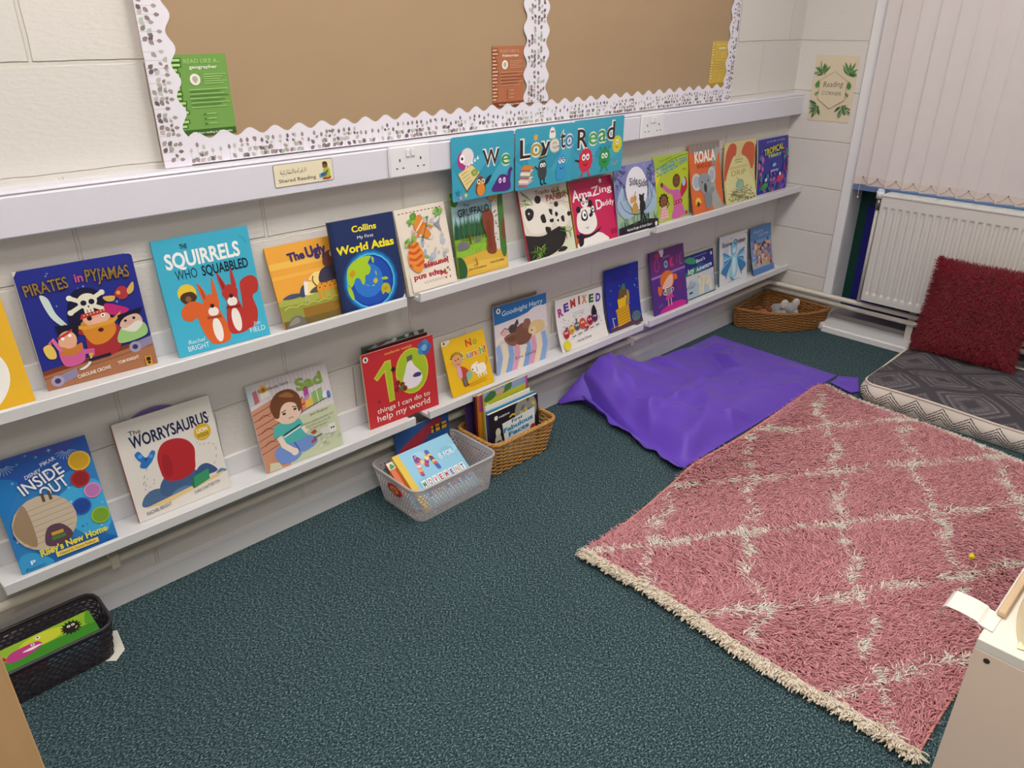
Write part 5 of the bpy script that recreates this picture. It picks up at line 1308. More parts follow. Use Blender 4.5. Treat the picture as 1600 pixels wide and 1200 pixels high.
def holed(name, label, lo, hi, h, N, rows, M, hole, stag, bulge=0.0, rim_r=.004, band=(.0, .0), group=None, slot=(1, 1), th=.0018):
    """moulded plastic basket with a lattice of holes; lo/hi are (x0,y0,x1,y1) at base and rim"""
    low = loop_rrect(*lo, .025, N); top = loop_rrect(*hi, .032, N)
    cx = sum(p.x for p in low)/N; cy = sum(p.y for p in low)/N
    t = thing(name, label, 'basket', (cx, cy, 0), group=group)
    nl = normals(low)
    def P(i, f, off):
        i0 = math.floor(i); fr = i-i0
        a = low[i0 % N].lerp(low[(i0+1) % N], fr); b_ = top[i0 % N].lerp(top[(i0+1) % N], fr)
        n = nl[i0 % N].lerp(nl[(i0+1) % N], fr)
        p = a.lerp(b_, f)+n*off
        return (p.x-cx, p.y-cy, .002+(h-.002)*f)
    b = MB()
    z0, z1 = band
    def quad(i0, f0, i1, f1, bg):
        b.add([P(i0, f0, th+bg), P(i1, f0, th+bg), P(i1, f1, th+bg), P(i0, f1, th+bg)], [(0, 1, 2, 3)], True)
        b.add([P(i0, f0, bg), P(i1, f0, bg), P(i1, f1, bg), P(i0, f1, bg)], [(3, 2, 1, 0)], True)
    if z0: 
        for i in range(N): quad(i, 0, i+1, z0, 0)
    if z1 < 1:
        for i in range(N): quad(i, z1, i+1, 1, 0)
    dz = (z1-z0)/rows; hw, hh = hole*slot[0]/2, hole*slot[1]/2
    for j in range(rows):
        sh = .5 if (stag and j % 2) else 0
        for i in range(N):
            bg = bulge*(1 if (i+j) % 2 else -1)
            i0 = i+sh; f0 = z0+dz*j
            oc = [(i0, f0), (i0+1, f0), (i0+1, f0+dz), (i0, f0+dz)]
            ic = [(i0+.5+u*hw, f0+dz*(.5+v*hh)) for u, v in ((-1, -.4), (-.4, -1), (.4, -1), (1, -.4), (1, .4), (.4, 1), (-.4, 1), (-1, .4))]
            idx_o = (0, 1, 2, 3)
            for s_, off in ((1, th+bg), (0, bg)):
                vs = [P(*c, off) for c in oc]+[P(*c, off) for c in ic]
                fs = [(0, 1, 6, 5), (1, 2, 8, 7), (2, 3, 10, 9), (3, 0, 4, 11), (0, 5, 4), (1, 7, 6), (2, 9, 8), (3, 11, 10)]
                if not s_: fs = [tuple(reversed(q)) for q in fs]
                b.add(vs, fs)
            vs = [P(*c, th+bg) for c in ic]+[P(*c, bg) for c in ic]
            b.add(vs, [(k, (k+1) % 8, 8+(k+1) % 8, 8+k) for k in range(8)])
    b.build('lattice_side', M, t)
    b = MB(); pts = [P(i, 1, .001) for i in range(N)]; b.tube(pts, rim_r, 6, closed=True); b.build('rim', M, t)
    b = MB(); b.prism([(p.x-cx, p.y-cy) for p in low], .001, .004, 'z'); b.build('base', M, t)
    return t, (cx, cy)
CLEAR = mat('clear frosted plastic', '#d9d4d6', .3, .5, alpha=.62)
pb, pc = holed('plastic_basket', 'frosted white plastic basket of books with holes and a red oval badge', (-2.590, -.287, -2.287, -.080), (-2.612, -.303, -2.273, -.060), .130, 78, 9, CLEAR, .55, True, band=(.06, .86))
def badge(x, yaw):
    m = MB(); m.color('#b8202c'); m.prism([(.036*math.cos(2*math.pi*i/24), .017*math.sin(2*math.pi*i/24)) for i in range(24)], -.002, .002)
    m.color('#d8b23a'); m.prism([(.022*math.cos(2*math.pi*i/20), .0095*math.sin(2*math.pi*i/20)) for i in range(20)], -.0026, .0026)
    m.color('#c8283a'); m.prism([(.012*math.cos(2*math.pi*i/16), .0045*math.sin(2*math.pi*i/16)) for i in range(16)], -.003, .003)
    o = m.build('handle_badge', mat('badge plastic', '#ffffff', .3, .5, vcol=True), pb)
    o.location = (x, -.005, .088); o.rotation_euler = (0, math.radians(9 if x > 0 else -9), yaw)
    o['label'] = 'red oval handle badge with yellow centre'
badge(-.170, math.radians(90)); badge(.166, math.radians(90))
DKP = mat('charcoal plastic', '#3b373d', .42, .45, bump=.1, bscale=300)
holed('plastic_basket', 'charcoal woven plastic basket at the left, with a green monster book', (-3.86, -.197, -3.463, -.068), (-3.875, -.208, -3.450, -.050), .102, 64, 9, DKP, .62, True, bulge=.0012, band=(.03, .90), slot=(1.15, .62), rim_r=.0042)

# ---------------------------------------------------------------- soft toys in the corner basket
def plush(name, label, loc, rotz, body, ear, cat='soft toy', eared=True, k=1.0):
    t = thing(name, label, cat, loc, (0, 0, rotz))
    t.scale = (k, k, k)
    F = mat('plush '+body, body, .95, .1, var=.2, vscale=60, bump=.6, bscale=250, sheen=.4)
    F2 = mat('plush '+ear, ear, .95, .1, var=.15, vscale=60, bump=.5, bscale=250, sheen=.4)
    b = MB(); b.ball((0, 0, .034), (.058, .042, .034), 16, 10, lambda u, v: 1+.06*math.sin(9*u*6.28/2)); b.build('body', F, t)
    b = MB(); b.ball((-.045, -.018, .062), (.032, .030, .028), 14, 9); b.ball((-.070, -.026, .054), (.016, .014, .013), 10, 7); b.build('head', F, t)
    for s_ in (1, -1):
        b = MB(); b.ball((-.036, -.018+s_*.030, .082), (.008 if eared else .012, .022, .024), 10, 8); b.build('ear', F2, t)
    for s_ in (1, -1):
        b = MB(); b.ball((-.064, -.022+s_*.013, .070), .0035, 8, 6); b.build('eye', DARK, t)
    for x, y in ((.04, .03), (.04, -.035), (-.02, .038), (-.02, -.045)):
        b = MB(); b.ball((x, y, .018), (.022, .016, .016), 10, 7); b.build('leg', F, t)
    return t
plush('soft_toy', 'pale grey soft toy with floppy ears in the corner basket', (-.130, -.175, .009), 1.1, '#a0a0a2', '#ccc6c4', k=1.12)
plush('soft_toy', 'reddish brown soft toy at the left of the corner basket', (-.232, -.112, .009), .5, '#a0563a', '#7e422c', eared=False, k=.85)

# ================================================================ books in the baskets
GP, GW, GD = 'books in the frosted plastic basket', 'books in the wicker basket', 'books in the charcoal basket'
def b_m(a):
    a.R(0, 0, .10, 1, '#e3c23c'); rr = random.Random(4)
    for k in range(10): a.E(rr.uniform(.2, .95), rr.uniform(.1, .9), .12, .07, '#9cd4ea' if k % 2 else '#7fc0e2', n=12)
    for q in range(26):
        x = .30+.055*(q % 4)+rr.uniform(-.02, .02); y = .86-.05*(q//3)+rr.uniform(-.02, .02)
    for (x0, y0, x1, y1) in ((.27, .55, .31, .85), (.31, .85, .41, .66), (.41, .66, .52, .85), (.52, .85, .56, .55)):
        for k in range(9):
            f = k/8; a.E(x0+(x1-x0)*f, y0+(y1-y0)*f, .032, .038, rr.choice(['#d8423a', '#e8b03a', '#8a3a9c', '#3a5ab8', '#e07a9a', '#f0e0d0', '#5a2a6a', '#e8d05a']), rot=rr.uniform(0, 90), n=7)
    a.T('IS FOR', .78, .66, .26, .085, '#eef4f4', bold=.02)
    for i, ch in enumerate('MOVEMENT'):
        a.R(.17+.098*i, .33, .25+.098*i, .46, '#eef0f0'); a.T(ch, .21+.098*i, .35, .05, .085, rr.choice(['#b03a4a', '#3a4a9c', '#2a7a5a', '#c87a2a']), bold=.03)
        a.O(.21+.098*i, .27, .035, rr.choice(['#8a3a2a', '#3a3a8a', '#c8506a', '#6a3a2a'])); a.E(.21+.098*i, .21, .03, .03, rr.choice(['#c83a4a', '#3a5ac0', '#e8a83a']))
    a.R(.16, .03, .92, .17, '#a8d0e0')
# light blue book leaning back in front, the others under and behind it
def lean_at(x, d, sl, a=.93): return (x, -.267+math.cos(a)*d+math.sin(a)*sl, .013-math.sin(a)*d+math.cos(a)*sl)
book('picture_book', 'light blue alphabet book with yellow edge leaning at the front of the frosted basket', .232, .214, .010, '#8cc8e6', b_m, spine='#e0c040', loc=lean_at(-2.549, 0, 0), rot=(-.93, 0, 0), group=GP, hard=True)
def b_spine(a):
    a.R(0, .86, 1, 1, '#e8e4d8'); a.R(0, 0, 1, .36, '#3a86b4'); a.B([(.02, .88), (.06, .97), (.11, .9), (.06, .87)], '#4a8a4a')
book('picture_book', 'orange and blue book peeping out beside the light blue one in the frosted basket', .20, .185, .010, '#d8642c', b_spine, loc=lean_at(-2.574, .0115, .020), rot=(-.93, 0, 0), group=GP)
def b_owl(a):
    a.R(0, 0, 1, 1, '#243a2c'); a.E(.20, .78, .18, .17, '#e0d02a'); a.T('AS SEEN', .2, .80, .22, .05, '#3a3a1a', bold=.02); a.T('ON', .2, .70, .12, .05, '#3a3a1a', bold=.02)
    a.E(.35, .35, .3, .3, '#5a4a34'); a.E(.3, .3, .16, .2, '#d8d0b8'); a.O(.14, .38, .04, '#ece4d0'); a.O(.22, .30, .03, '#ece4d0')
book('picture_book', 'dark green book with a yellow disc in the frosted basket', .19, .155, .008, '#2b8f90', b_owl, loc=lean_at(-2.581, .0225, .042), rot=(-.93, 0, 0), group=GP)
book('picture_book', 'tan book at the back left of the frosted basket', .17, .130, .007, '#b8a58c', lambda a: (a.E(.5, .7, .2, .1, '#5a7a6a'), a.E(.72, .75, .16, .1, '#4a6a7a')), loc=lean_at(-2.578, .0315, .060), rot=(-.93, 0, 0), group=GP)
def b_cape(a):
    a.R(0, 0, 1, .6, '#8a2a34'); a.B([(0, .62), (.3, .80), (.75, .98), (.85, .9), (.5, .66), (.2, .5), (0, .4)], '#9c2c38'); a.R(.66, .74, .95, .86, '#e0a82c'); a.R(.66, .80, .95, .82, '#2a2a30'); a.R(.70, .74, .74, .86, '#2a2a30'); a.R(.82, .74, .86, .86, '#2a2a30')
book('picture_book', 'blue book with a sweeping red ribbon at the back of the frosted basket', .225, .205, .005, '#24508c', b_cape, loc=(-2.522, -.0955, .006), rot=(-.085, 0, 0), group=GP)
def b_facts(a):
    a.E(.74, .80, .23, .24, '#8f9288'); 
    for k in range(14): a.E(.74+.17*math.cos(k*2.4)*(k % 3)/2, .80+.2*math.sin(k*2.4)*(k % 3)/2, .05, .03, ('#c8b84a', '#6a6a7a', '#a8a890', '#4a5a3a')[k % 4], rot=40*k, n=8)
    a.P([(.28, .36), (.90, .36), (.92, .79), (.25, .74)], '#dde6ea'); a.P([(.22, .0), (.9, .0), (.90, .40), (.28, .40)], '#dde6ea')
    a.O(.14, .89, .035, '#e8e8e8'); a.T('Ladybird', .30, .87, .2, .035, '#e8e8e8', bold=.02)
    a.L([(.40, .80), (.46, .83), (.52, .81)], .03, '#c8b83a'); a.T('First', .55, .685, .22, .06, '#2a2a34', rot=3, bold=.02); a.T('Fabulous', .57, .575, .60, .08, '#1f7fae', rot=3, bold=.04); a.T('Facts', .57, .465, .42, .08, '#1f7fae', rot=3, bold=.04)
    a.E(.16, .62, .05, .07, '#c8c8b8'); a.B([(.10, .30), (.22, .34), (.20, .56), (.10, .54)], '#b8b8b0'); a.R(.12, .44, .2, .47, '#3a3a3a'); a.O(.86, .42, .06, '#b82a3a'); a.B([(.08, .1), (.2, .14), (.2, .3), (.1, .3)], '#2a4a7a')
book('picture_book', 'black fact book with blue lettering at the front of the wicker basket', .240, .205, .012, '#1c1a24', b_facts, spine='#2a2468', loc=(-2.228, -.227, .015), rot=(-.09, 0, .01), group=GW)
book('picture_book', 'bright blue thin book directly behind the black fact book', .235, .212, .005, '#2a8fc4', None, loc=(-2.222, -.2105, .014), rot=(-.08, 0, .01), group=GW)
book('picture_book', 'white thin book in the wicker basket between blue and yellow ones', .215, .226, .006, '#e4e2da', None, loc=(-2.220, -.2025, .013), rot=(-.07, 0, .01), group=GW)
book('picture_book', 'slim bright green book behind the white one in the wicker basket', .212, .222, .004, '#5fae3c', None, loc=(-2.205, -.1915, .013), rot=(-.06, 0, .01), group=GW)
def b_meadow(a):
    a.R(0, .88, 1, 1, '#8fa8cc'); a.R(0, .55, 1, .90, '#b9bd34'); a.R(0, 0, 1, .56, '#c9c23a'); rr = random.Random(5)
    for k in range(30): a.E(rr.uniform(0, 1), rr.uniform(.5, .8), .06, .03, rr.choice(['#a8b838', '#c4c440', '#8faa34']), n=8)
    a.B([(0, .92), (.16, .99), (.28, .94), (.2, .88), (.04, .87)], '#3f7038'); a.B([(.42, .90), (.5, .99), (.62, 1), (.6, .92)], '#4a7a3c'); a.E(.36, .94, .10, .05, '#c8a898'); a.O(.07, .82, .035, '#e8e8e0')
    a.B([(.47, .58), (.52, .70), (.58, .72), (.62, .58)], '#2a2a26'); a.B([(.02, .0), (.06, .40), (.14, .36), (.2, .0)], '#2c241c'); a.R(.96, .6, 1, 1, '#c0408a')
book('picture_book', 'tall yellow green countryside book in the wicker basket, taller than the white one', .212, .270, .006, '#b9bd34', b_meadow, loc=(-2.212, -.182, .012), rot=(-.05, 0, .02), group=GW)
book('picture_book', 'orange book with magenta top, left of the countryside book in the wicker basket', .205, .262, .009, '#d8942c', lambda a: a.R(0, .76, 1, 1, '#b8408a'), spine='#d0802a', loc=(-2.226, -.169, .012), rot=(-.04, 0, .02), group=GW)
book('picture_book', 'dark red thin book behind the orange one in the wicker basket', .20, .255, .005, '#8a2430', None, loc=(-2.226, -.155, .012), rot=(-.04, 0, .02), group=GW)
book('picture_book', 'black book near the back of the wicker basket', .20, .25, .007, '#1f1c24', None, loc=(-2.226, -.146, .012), rot=(-.04, 0, .02), group=GW)
book('picture_book', 'deep purple book leaning at the back left of the wicker basket', .15, .225, .006, '#3a2452', None, spine='#54347a', loc=(-2.232, -.128, .013), rot=(-.08, -.06, .0), group=GW)
def b_mon(a):
    a.R(0, .0, 1, .45, '#3f8a2c'); a.R(0, .45, 1, 1, '#8fb832'); a.E(.55, .72, .2, .08, '#c8cc3a')
    n = 30; a.P([(.80+(.10 if i % 2 else .07)*math.cos(6.283*i/n), .62+(.10 if i % 2 else .07)*math.sin(6.283*i/n)*a.ar) for i in range(n)], '#26241f')
    for x in (.785, .825): a.O(x, .70, .016, '#f0f0ea'); a.O(x, .70, .007, '#101010')
    a.L([(.83, .5), (.85, .58)], .012, '#d8c86a')
    a.B([(.22, .40), (.26, .66), (.36, .72), (.50, .70), (.53, .5), (.44, .36), (.30, .30)], '#b83a84'); a.B([(.36, .52), (.44, .46), (.53, .52), (.44, .56)], '#f0ece8'); a.O(.46, .64, .018, '#e8e4e0'); a.O(.46, .64, .008, '#2a1020'); a.O(.52, .82, .022, '#f0f0ea'); a.O(.52, .83, .01, '#101010')
    a.B([(.06, .46), (.08, .66), (.20, .68), (.22, .5)], '#b82a2a'); a.O(.13, .58, .012, '#f0e8e0'); a.B([(.92, .5), (.96, .9), (1, .95), (1, .4)], '#5a9a2c')
book('picture_book', 'green book of cartoon monsters lying tilted in the charcoal basket', .245, .078, .006, '#6fae32', b_mon, loc=(-3.722, -.178, .079), rot=(-1.44, 0, .015), group=GD)
book('picture_book', 'maroon book behind the green monster book in the charcoal basket', .245, .060, .006, '#5a1c26', None, loc=(-3.722, -.150, .012), rot=(-.35, 0, .01), group=GD)
def b_pale(a): a.R(0, .5, .55, 1, '#9c3a3a'); a.R(.55, .5, 1, 1, '#7fc0d8')
book('picture_book', 'white and red book nearest the front of the charcoal basket', .255, .072, .006, '#d8e0e4', b_pale, loc=(-3.74, -.189, .010), rot=(-.06, 0, 0), group=GD)
b = MB(); b.prism([(-3.60, -.10), (-3.47, -.215), (-3.441, -.190), (-3.432, -.109), (-3.52, -.06)], .0004, .0009, 'z')
tag(b.build('paper_sheet', mat('plain white paper', '#e4e2d6', .8)), 'white paper sheet poking out from under the charcoal basket', 'paper')
# ================================================================ yarn / fur strands as real geometry
def strands(name, root, dirs, length, rise, rad, cols, m, parent, bend, seg=3, sides=3):
    """root (N,3), dirs (N,3) unit; each strand is a small curved tube"""
    N = len(root)
    up_ = np.array([0, 0, 1.0])
    side = np.cross(dirs, up_); side /= np.maximum(1e-6, np.linalg.norm(side, axis=1))[:, None]
    nrm = np.cross(side, dirs)
    V = np.empty((N, seg+1, sides, 3))
    for k in range(seg+1):
        t = k/seg
        c = root + dirs*(length*t)[:, None] + side*(bend*t*t)[:, None]
        c = c + up_*(rise*(t*(1.35-t)*1.6))[:, None]
        r = rad*(1-.35*t)
        for s_ in range(sides):
            a = 2*math.pi*s_/sides+.5
            V[:, k, s_] = c+(side*math.cos(a)+nrm*math.sin(a))*np.reshape(r, (-1, 1))
    base = (np.arange(N)*(seg+1)*sides)[:, None, None, None]
    k = np.arange(seg)[None, :, None, None]; s_ = np.arange(sides)[None, None, :, None]
    s2 = (s_+1) % sides
    F = np.concatenate([base+k*sides+s_, base+k*sides+s2, base+(k+1)*sides+s2, base+(k+1)*sides+s_], axis=3).reshape(-1, 4)
    me = bpy.data.meshes.new(name)
    nv, nf = N*(seg+1)*sides, len(F)
    me.vertices.add(nv); me.vertices.foreach_set('co', V.reshape(-1).astype(np.float32))
    me.loops.add(nf*4); me.loops.foreach_set('vertex_index', F.reshape(-1).astype(np.int32))
    me.polygons.add(nf)
    me.polygons.foreach_set('loop_start', (np.arange(nf)*4).astype(np.int32))
    me.polygons.foreach_set('use_smooth', np.ones(nf, bool))
    me.materials.append(m)
    at = me.color_attributes.new('Col', 'FLOAT_COLOR', 'POINT')
    cc = np.repeat(cols, (seg+1)*sides, axis=0)
    at.data.foreach_set('color', np.concatenate([cc, np.ones((nv, 1))], axis=1).reshape(-1).astype(np.float32))
    me.update(calc_edges=True); me.validate()
    o = bpy.data.objects.new(name, me); C.objects.link(o); o.parent = parent
    o['kind'] = 'stuff'
    return o
YARN = mat('wool yarn', '#ffffff', .9, .12, vcol=True, sheen=.25)
rng = np.random.default_rng(5)

# ================================================================ pink shaggy rug
t = thing('shaggy_rug', 'pink shaggy rug with a wobbly ivory diamond lattice and ivory fringe', 'rug', (-1.55, -1.19, 0))
OX, OY = -1.55, -1.19
def edge_top(x):  return -.716+.012*np.sin(x*7+1)-.02*np.clip((-1.9-x)/.45, 0, 1)
def edge_bot(x):  return -1.688+.012*np.sin(x*5)+.03*np.clip((x+1.6)/.8, 0, 1)
def edge_left(y): return -2.335-.012*np.clip((-y-.7), 0, 1)+.006*np.sin(y*11)
def edge_right(y): return -.752-.10*np.clip((-y-.70)/.8, 0, 1)+.006*np.sin(y*9)
def rug_z(x, y):
    near = np.exp(-((y-edge_top(x))/.06)**2)
    return .006+.024*near*np.clip((x+1.85)/.15, 0, 1)*np.clip((-.70-x)/.12, 0, 1)*(1+.3*np.sin(x*9))+.002*np.sin(x*6+y*4)
def rug_pt(u, v):
    y0 = -.716-.972*(1-v)
    x = float(edge_left(y0)+(edge_right(y0)-edge_left(y0))*u)
    y = float(edge_bot(x)+(edge_top(x)-edge_bot(x))*v)
    return x, y
b = MB()
b.grid(lambda u, v: (lambda p: (p[0]-OX, p[1]-OY, float(rug_z(*p))))(rug_pt(u, v)), 60, 40)
b.grid(lambda u, v: (lambda p: (p[0]-OX, p[1]-OY, max(.0006, float(rug_z(*p))-.004)))(rug_pt(1-u, v)), 60, 40)
b.build('woven_base', mat('rug backing', '#a85a5e', .95, .1), t)
b = MB()
b.tube([(lambda p: (p[0]-OX, p[1]-OY+.002, float(rug_z(*p))+.001))(rug_pt(i/60, 1)) for i in range(61)], .0052, 6)
b.build('edge_binding', mat('rug binding', '#cf8f86', .9, .1), t)
b = MB()
b.tube([(lambda p: (p[0]-OX, p[1]-OY, float(rug_z(*p))))(rug_pt(i/60, 0)) for i in range(61)], .0035, 6)
b.build('edge_binding', mat('rug binding', '#c07c70', .9, .1), t)
LAT = [[(-.86, -.71), (-.903, -.738), (-1.137, -.903), (-1.476, -1.109), (-1.755, -1.266), (-2.021, -1.419), (-2.243, -1.552), (-2.35, -1.63)],
       [(-.79, -1.00), (-.917, -1.101), (-1.189, -1.248), (-1.418, -1.39), (-1.607, -1.491), (-1.681, -1.536), (-1.95, -1.70)],
       [(-.83, -1.38), (-.951, -1.448), (-1.211, -1.566), (-1.42, -1.70)],
       [(-1.38, -.70), (-1.474, -.763), (-1.691, -.902), (-1.937, -1.049), (-2.153, -1.19), (-2.36, -1.31)],
       [(-1.92, -.70), (-1.945, -.736), (-2.165, -.872), (-2.36, -.985)],
       [(-1.40, -.70), (-1.303, -.77), (-1.103, -.887), (-.873, -1.036), (-.77, -1.12)],
       [(-1.88, -.70), (-1.781, -.762), (-1.573, -.906), (-1.395, -1.049), (-1.194, -1.186), (-.888, -1.421), (-.82, -1.48)],
       [(-2.349, -.744), (-2.197, -.861), (-2.036, -.953), (-1.869, -1.07), (-1.677, -1.201), (-1.415, -1.37), (-1.131, -1.545), (-.90, -1.70)],
       [(-2.36, -1.095), (-2.187, -1.209), (-2.029, -1.327), (-1.929, -1.388), (-1.762, -1.477), (-1.587, -1.569), (-1.40, -1.68)],
       [(-2.36, -1.445), (-2.205, -1.536), (-2.055, -1.612), (-1.93, -1.70)]]
def lat_dist(P):
    d = np.full(len(P), 9.0)
    for L in LAT:
        for a, b_ in zip(L[:-1], L[1:]):
            a = np.array(a); b_ = np.array(b_); e = b_-a
            tt = np.clip(((P-a)@e)/(e@e), 0, 1)
            d = np.minimum(d, np.linalg.norm(P-(a+tt[:, None]*e), axis=1))
    return d
N = 46000
u = rng.random(N); v = rng.random(N)
y0 = -.716-.972*(1-v); x = edge_left(y0)+(edge_right(y0)-edge_left(y0))*u
y = edge_bot(x)+(edge_top(x)-edge_bot(x))*v
P = np.stack([x, y], 1)
wob = .010*np.sin(x*23+y*17)+.008*np.sin(x*41-y*31)
dist = lat_dist(P+np.stack([wob, -wob], 1))
ivory = dist < (.0090+.0055*np.sin(x*60+y*45))
pinks = np.array([lin(c)[:3] for c in ('#d9969c', '#cf888f', '#de9fa5', '#c57d85', '#da9aa1', '#d18e94')])
ivs = np.array([lin(c)[:3] for c in ('#ece4d8', '#e2d6ca', '#f2eae0')])
cols = np.where(ivory[:, None], ivs[rng.integers(0, 3, N)], pinks[rng.integers(0, 6, N)])
flow = 1.1*np.sin(x*5.3+1.3*np.sin(y*6))+1.2*np.sin(y*6.7+x*2.1)+rng.normal(0, .75, N)-.5
ca, sa = np.cos(flow), np.sin(flow)
dz = rng.uniform(.02, .32, N)
D = np.stack([ca, sa, dz], 1); D /= np.linalg.norm(D, axis=1)[:, None]
root = np.stack([x-OX, y-OY, rug_z(x, y)], 1)
lim = np.minimum(1, .45+np.minimum(np.minimum(x-edge_left(y), edge_right(y)-x), np.minimum(edge_top(x)-y, y-edge_bot(x)))/.03)
strands('pile', root, D, rng.uniform(.018, .034, N)*lim, rng.uniform(.002, .010, N), rng.uniform(.0017, .0026, N), cols, YARN, t, rng.normal(0, .010, N))
# ivory fringe: thick on the left end, fine on the far right end
M_ = 3000
yy = edge_bot(np.array(-2.33))+(edge_top(np.array(-2.33))-edge_bot(np.array(-2.33)))*rng.random(M_)
xx = edge_left(yy)+rng.uniform(-.004, .022, M_)
an = math.pi+rng.normal(.25, .40, M_)
D = np.stack([np.cos(an), np.sin(an), rng.uniform(-.05, .4, M_)], 1); D /= np.linalg.norm(D, axis=1)[:, None]
ivf = np.array([lin(c)[:3] for c in ('#ece0cc', '#e2d4bd', '#f4e9d8')])
strands('fringe', np.stack([xx-OX, yy-OY, rug_z(xx, yy)+.002], 1), D, rng.uniform(.018, .036, M_), rng.uniform(.004, .012, M_), rng.uniform(.0024, .0034, M_), ivf[rng.integers(0, 3, M_)], YARN, t, rng.normal(0, .005, M_))
M_ = 1500
yy = -.72-.96*rng.random(M_); xx = edge_right(yy)-rng.uniform(-.003, .012, M_)
an = rng.normal(.0, .6, M_)
D = np.stack([np.cos(an), np.sin(an), rng.uniform(.0, .5, M_)], 1); D /= np.linalg.norm(D, axis=1)[:, None]
strands('fringe', np.stack([xx-OX, yy-OY, rug_z(xx, yy)+.002], 1), D, rng.uniform(.010, .02, M_), rng.uniform(.002, .006, M_), rng.uniform(.0012, .0018, M_), ivs[rng.integers(0, 3, M_)], YARN, t, rng.normal(0, .004, M_))
b = MB(); b.ball((0, 0, .010), (.009, .008, .008), 12, 8, lambda u, v: 1+.15*math.sin(14*u)*math.cos(9*v))
o = b.build('foam_scrap', mat('yellow foam', '#f0d820', .6)); o.location = (-1.585, -1.545, .030)
tag(o, 'tiny bright yellow scrap lying on the pink rug', 'scrap')

# ================================================================ purple beanbag, lying flat
PURP = mat('purple nylon', '#6643c0', .5, .35, bump=.12, bscale=700, sheen=.15)
t = thing('beanbag', 'flat crumpled purple beanbag between the wall and the pink rug', 'beanbag', (-1.15, -.4, 0))
QA, QB, QC, QD = Vector((-1.730, -.672)), Vector((-1.588, -.064)), Vector((-.575, -.066)), Vector((-.600, -.700))
RIDGE = [  # (points, height, width)
 ([(-1.408, -.411), (-1.186, -.373)], .016, .022), ([(-1.544, -.391), (-1.268, -.434)], .014, .020), ([(-1.15, -.372), (-1.40, -.55), (-1.70, -.67)], .018, .05),
 ([(-1.418, -.548), (-1.257, -.654)], .013, .018), ([(-1.338, -.613), (-1.429, -.740)], .010, .014),
 ([(-.83, -.205), (-.93, -.33), (-1.12, -.325)], -.022, .040), ([(-.80, -.30), (-.72, -.25)], .012, .03), ([(-.86, -.36), (-.80, -.22)], .016, .025),
 ([(-1.41, -.055), (-1.53, -.20)], .016, .022), ([(-1.46, -.20), (-1.50, -.275)], .010, .018), ([(-1.69, -.50), (-1.55, -.38)], .014, .03),
 ([(-1.05, -.50), (-.85, -.65)], .012, .022), ([(-1.07, -.33), (-.80, -.42)], .010, .022), ([(-1.13, -.14), (-1.12, -.235)], .018, .03),
 ([(-1.22, -.66), (-.98, -.68)], .010, .018), ([(-1.40, -.06), (-1.28, -.22)], .016, .03), ([(-1.53, -.66), (-1.40, -.68)], .010, .016),
 ([(-1.60, -.30), (-1.45, -.47)], .012, .03), ([(-.95, -.50), (-.66, -.55)], .008, .02), ([(-1.0, -.10), (-.70, -.16)], .008, .03)]
def seg_d(p, L):
    best = 9
    for a, b_ in zip(L[:-1], L[1:]):
        a = Vector(a); b_ = Vector(b_); e = b_-a
        tt = max(0, min(1, (p-a).dot(e)/e.length_squared)); best = min(best, (p-(a+e*tt)).length)
    return best
def sm(x): x = max(0, min(1, x)); return x*x*(3-2*x)
def bean_xy(u, v):
    return (QA.lerp(QD, u)).lerp(QB.lerp(QC, u), v)
def bean_h(u, v):
    p = bean_xy(u, v)
    e = sm(u/.07)*sm((1-u)/.10)*sm(v/.10)*sm((1-v)/.05)
    h = .052*sm(u/.09)*sm((1-u)/.75)*sm(v/.16)*(sm((1-v)/.06))
    hump = .128*math.exp(-((p.x+1.575)/.27)**2)*math.exp(-((p.y+.06)/.22)**2)*sm(u/.010)*(.82+.18*sm((1-v)/.04))
    for L, a, wd in RIDGE:
        d = seg_d(p, L)
        h += 1.25*a*(.5*math.exp(-(d/wd)**2)+.5*math.exp(-1.3*d/wd))*e
    h += e*(.003*math.sin(31*p.x+17*p.y)+.002*math.sin(57*p.y-23*p.x)+.0045*math.sin(13*p.x-19*p.y))
    return max(.007+.004*e, h+hump+.010-.004*(1-e))
b = MB()
g = lambda u, v: (lambda p: (p.x+1.15, p.y+.4, bean_h(u, v)))(bean_xy(u, v))
b.grid(g, 130, 84)
b.grid(lambda u, v: (lambda p: (p.x+1.15, p.y+.4, .002))(bean_xy(1-u, v)), 30, 20)
for (fu, fv) in ((lambda k: k, lambda k: 0.0), (lambda k: 1.0, lambda k: k), (lambda k: 1-k, lambda k: 1.0), (lambda k: 0.0, lambda k: 1-k)):
    vs = []; n_ = 84
    for i in range(n_+1):
        q = g(fu(i/n_), fv(i/n_)); vs += [(q[0], q[1], .002), q]
    b.add(vs, [(2*i, 2*i+2, 2*i+3, 2*i+1) for i in range(n_)], True)
b.build('cover', PURP, t)
# seam flange along the left end and the near edge
b = MB()
def flange(P0, P1, outv, zf, n_=60, wv=.036):
    P0, P1, ov = Vector(P0), Vector(P1), Vector(outv)
    def f(u, v):
        p = P0.lerp(P1, u)+ov*wv*v*(1+.18*math.sin(u*23)+.1*math.sin(u*51))
        return (p.x+1.15, p.y+.4, zf(u)-.006*(1-v)**2+.012*v+.005*math.sin(u*37)*v*.6+.004*v*math.sin(u*15+1))
    for dz_ in (0, -.0022): b.grid(lambda u, v: (lambda q: (q[0], q[1], max(.001, q[2]+dz_)))(f(u, v)), n_, 6)
zl = lambda u: .012+.030*sm((u-.55)/.45)
flange((-1.732, -.676), (-1.592, -.10), (-.97, .10), zl)
b.build('seam_flange', PURP, t)
b = MB()
TT, RR, LL = Vector((-1.570, -.066, .122)), Vector((-1.584, -.165, .040)), Vector((-1.685, -.030, .012))
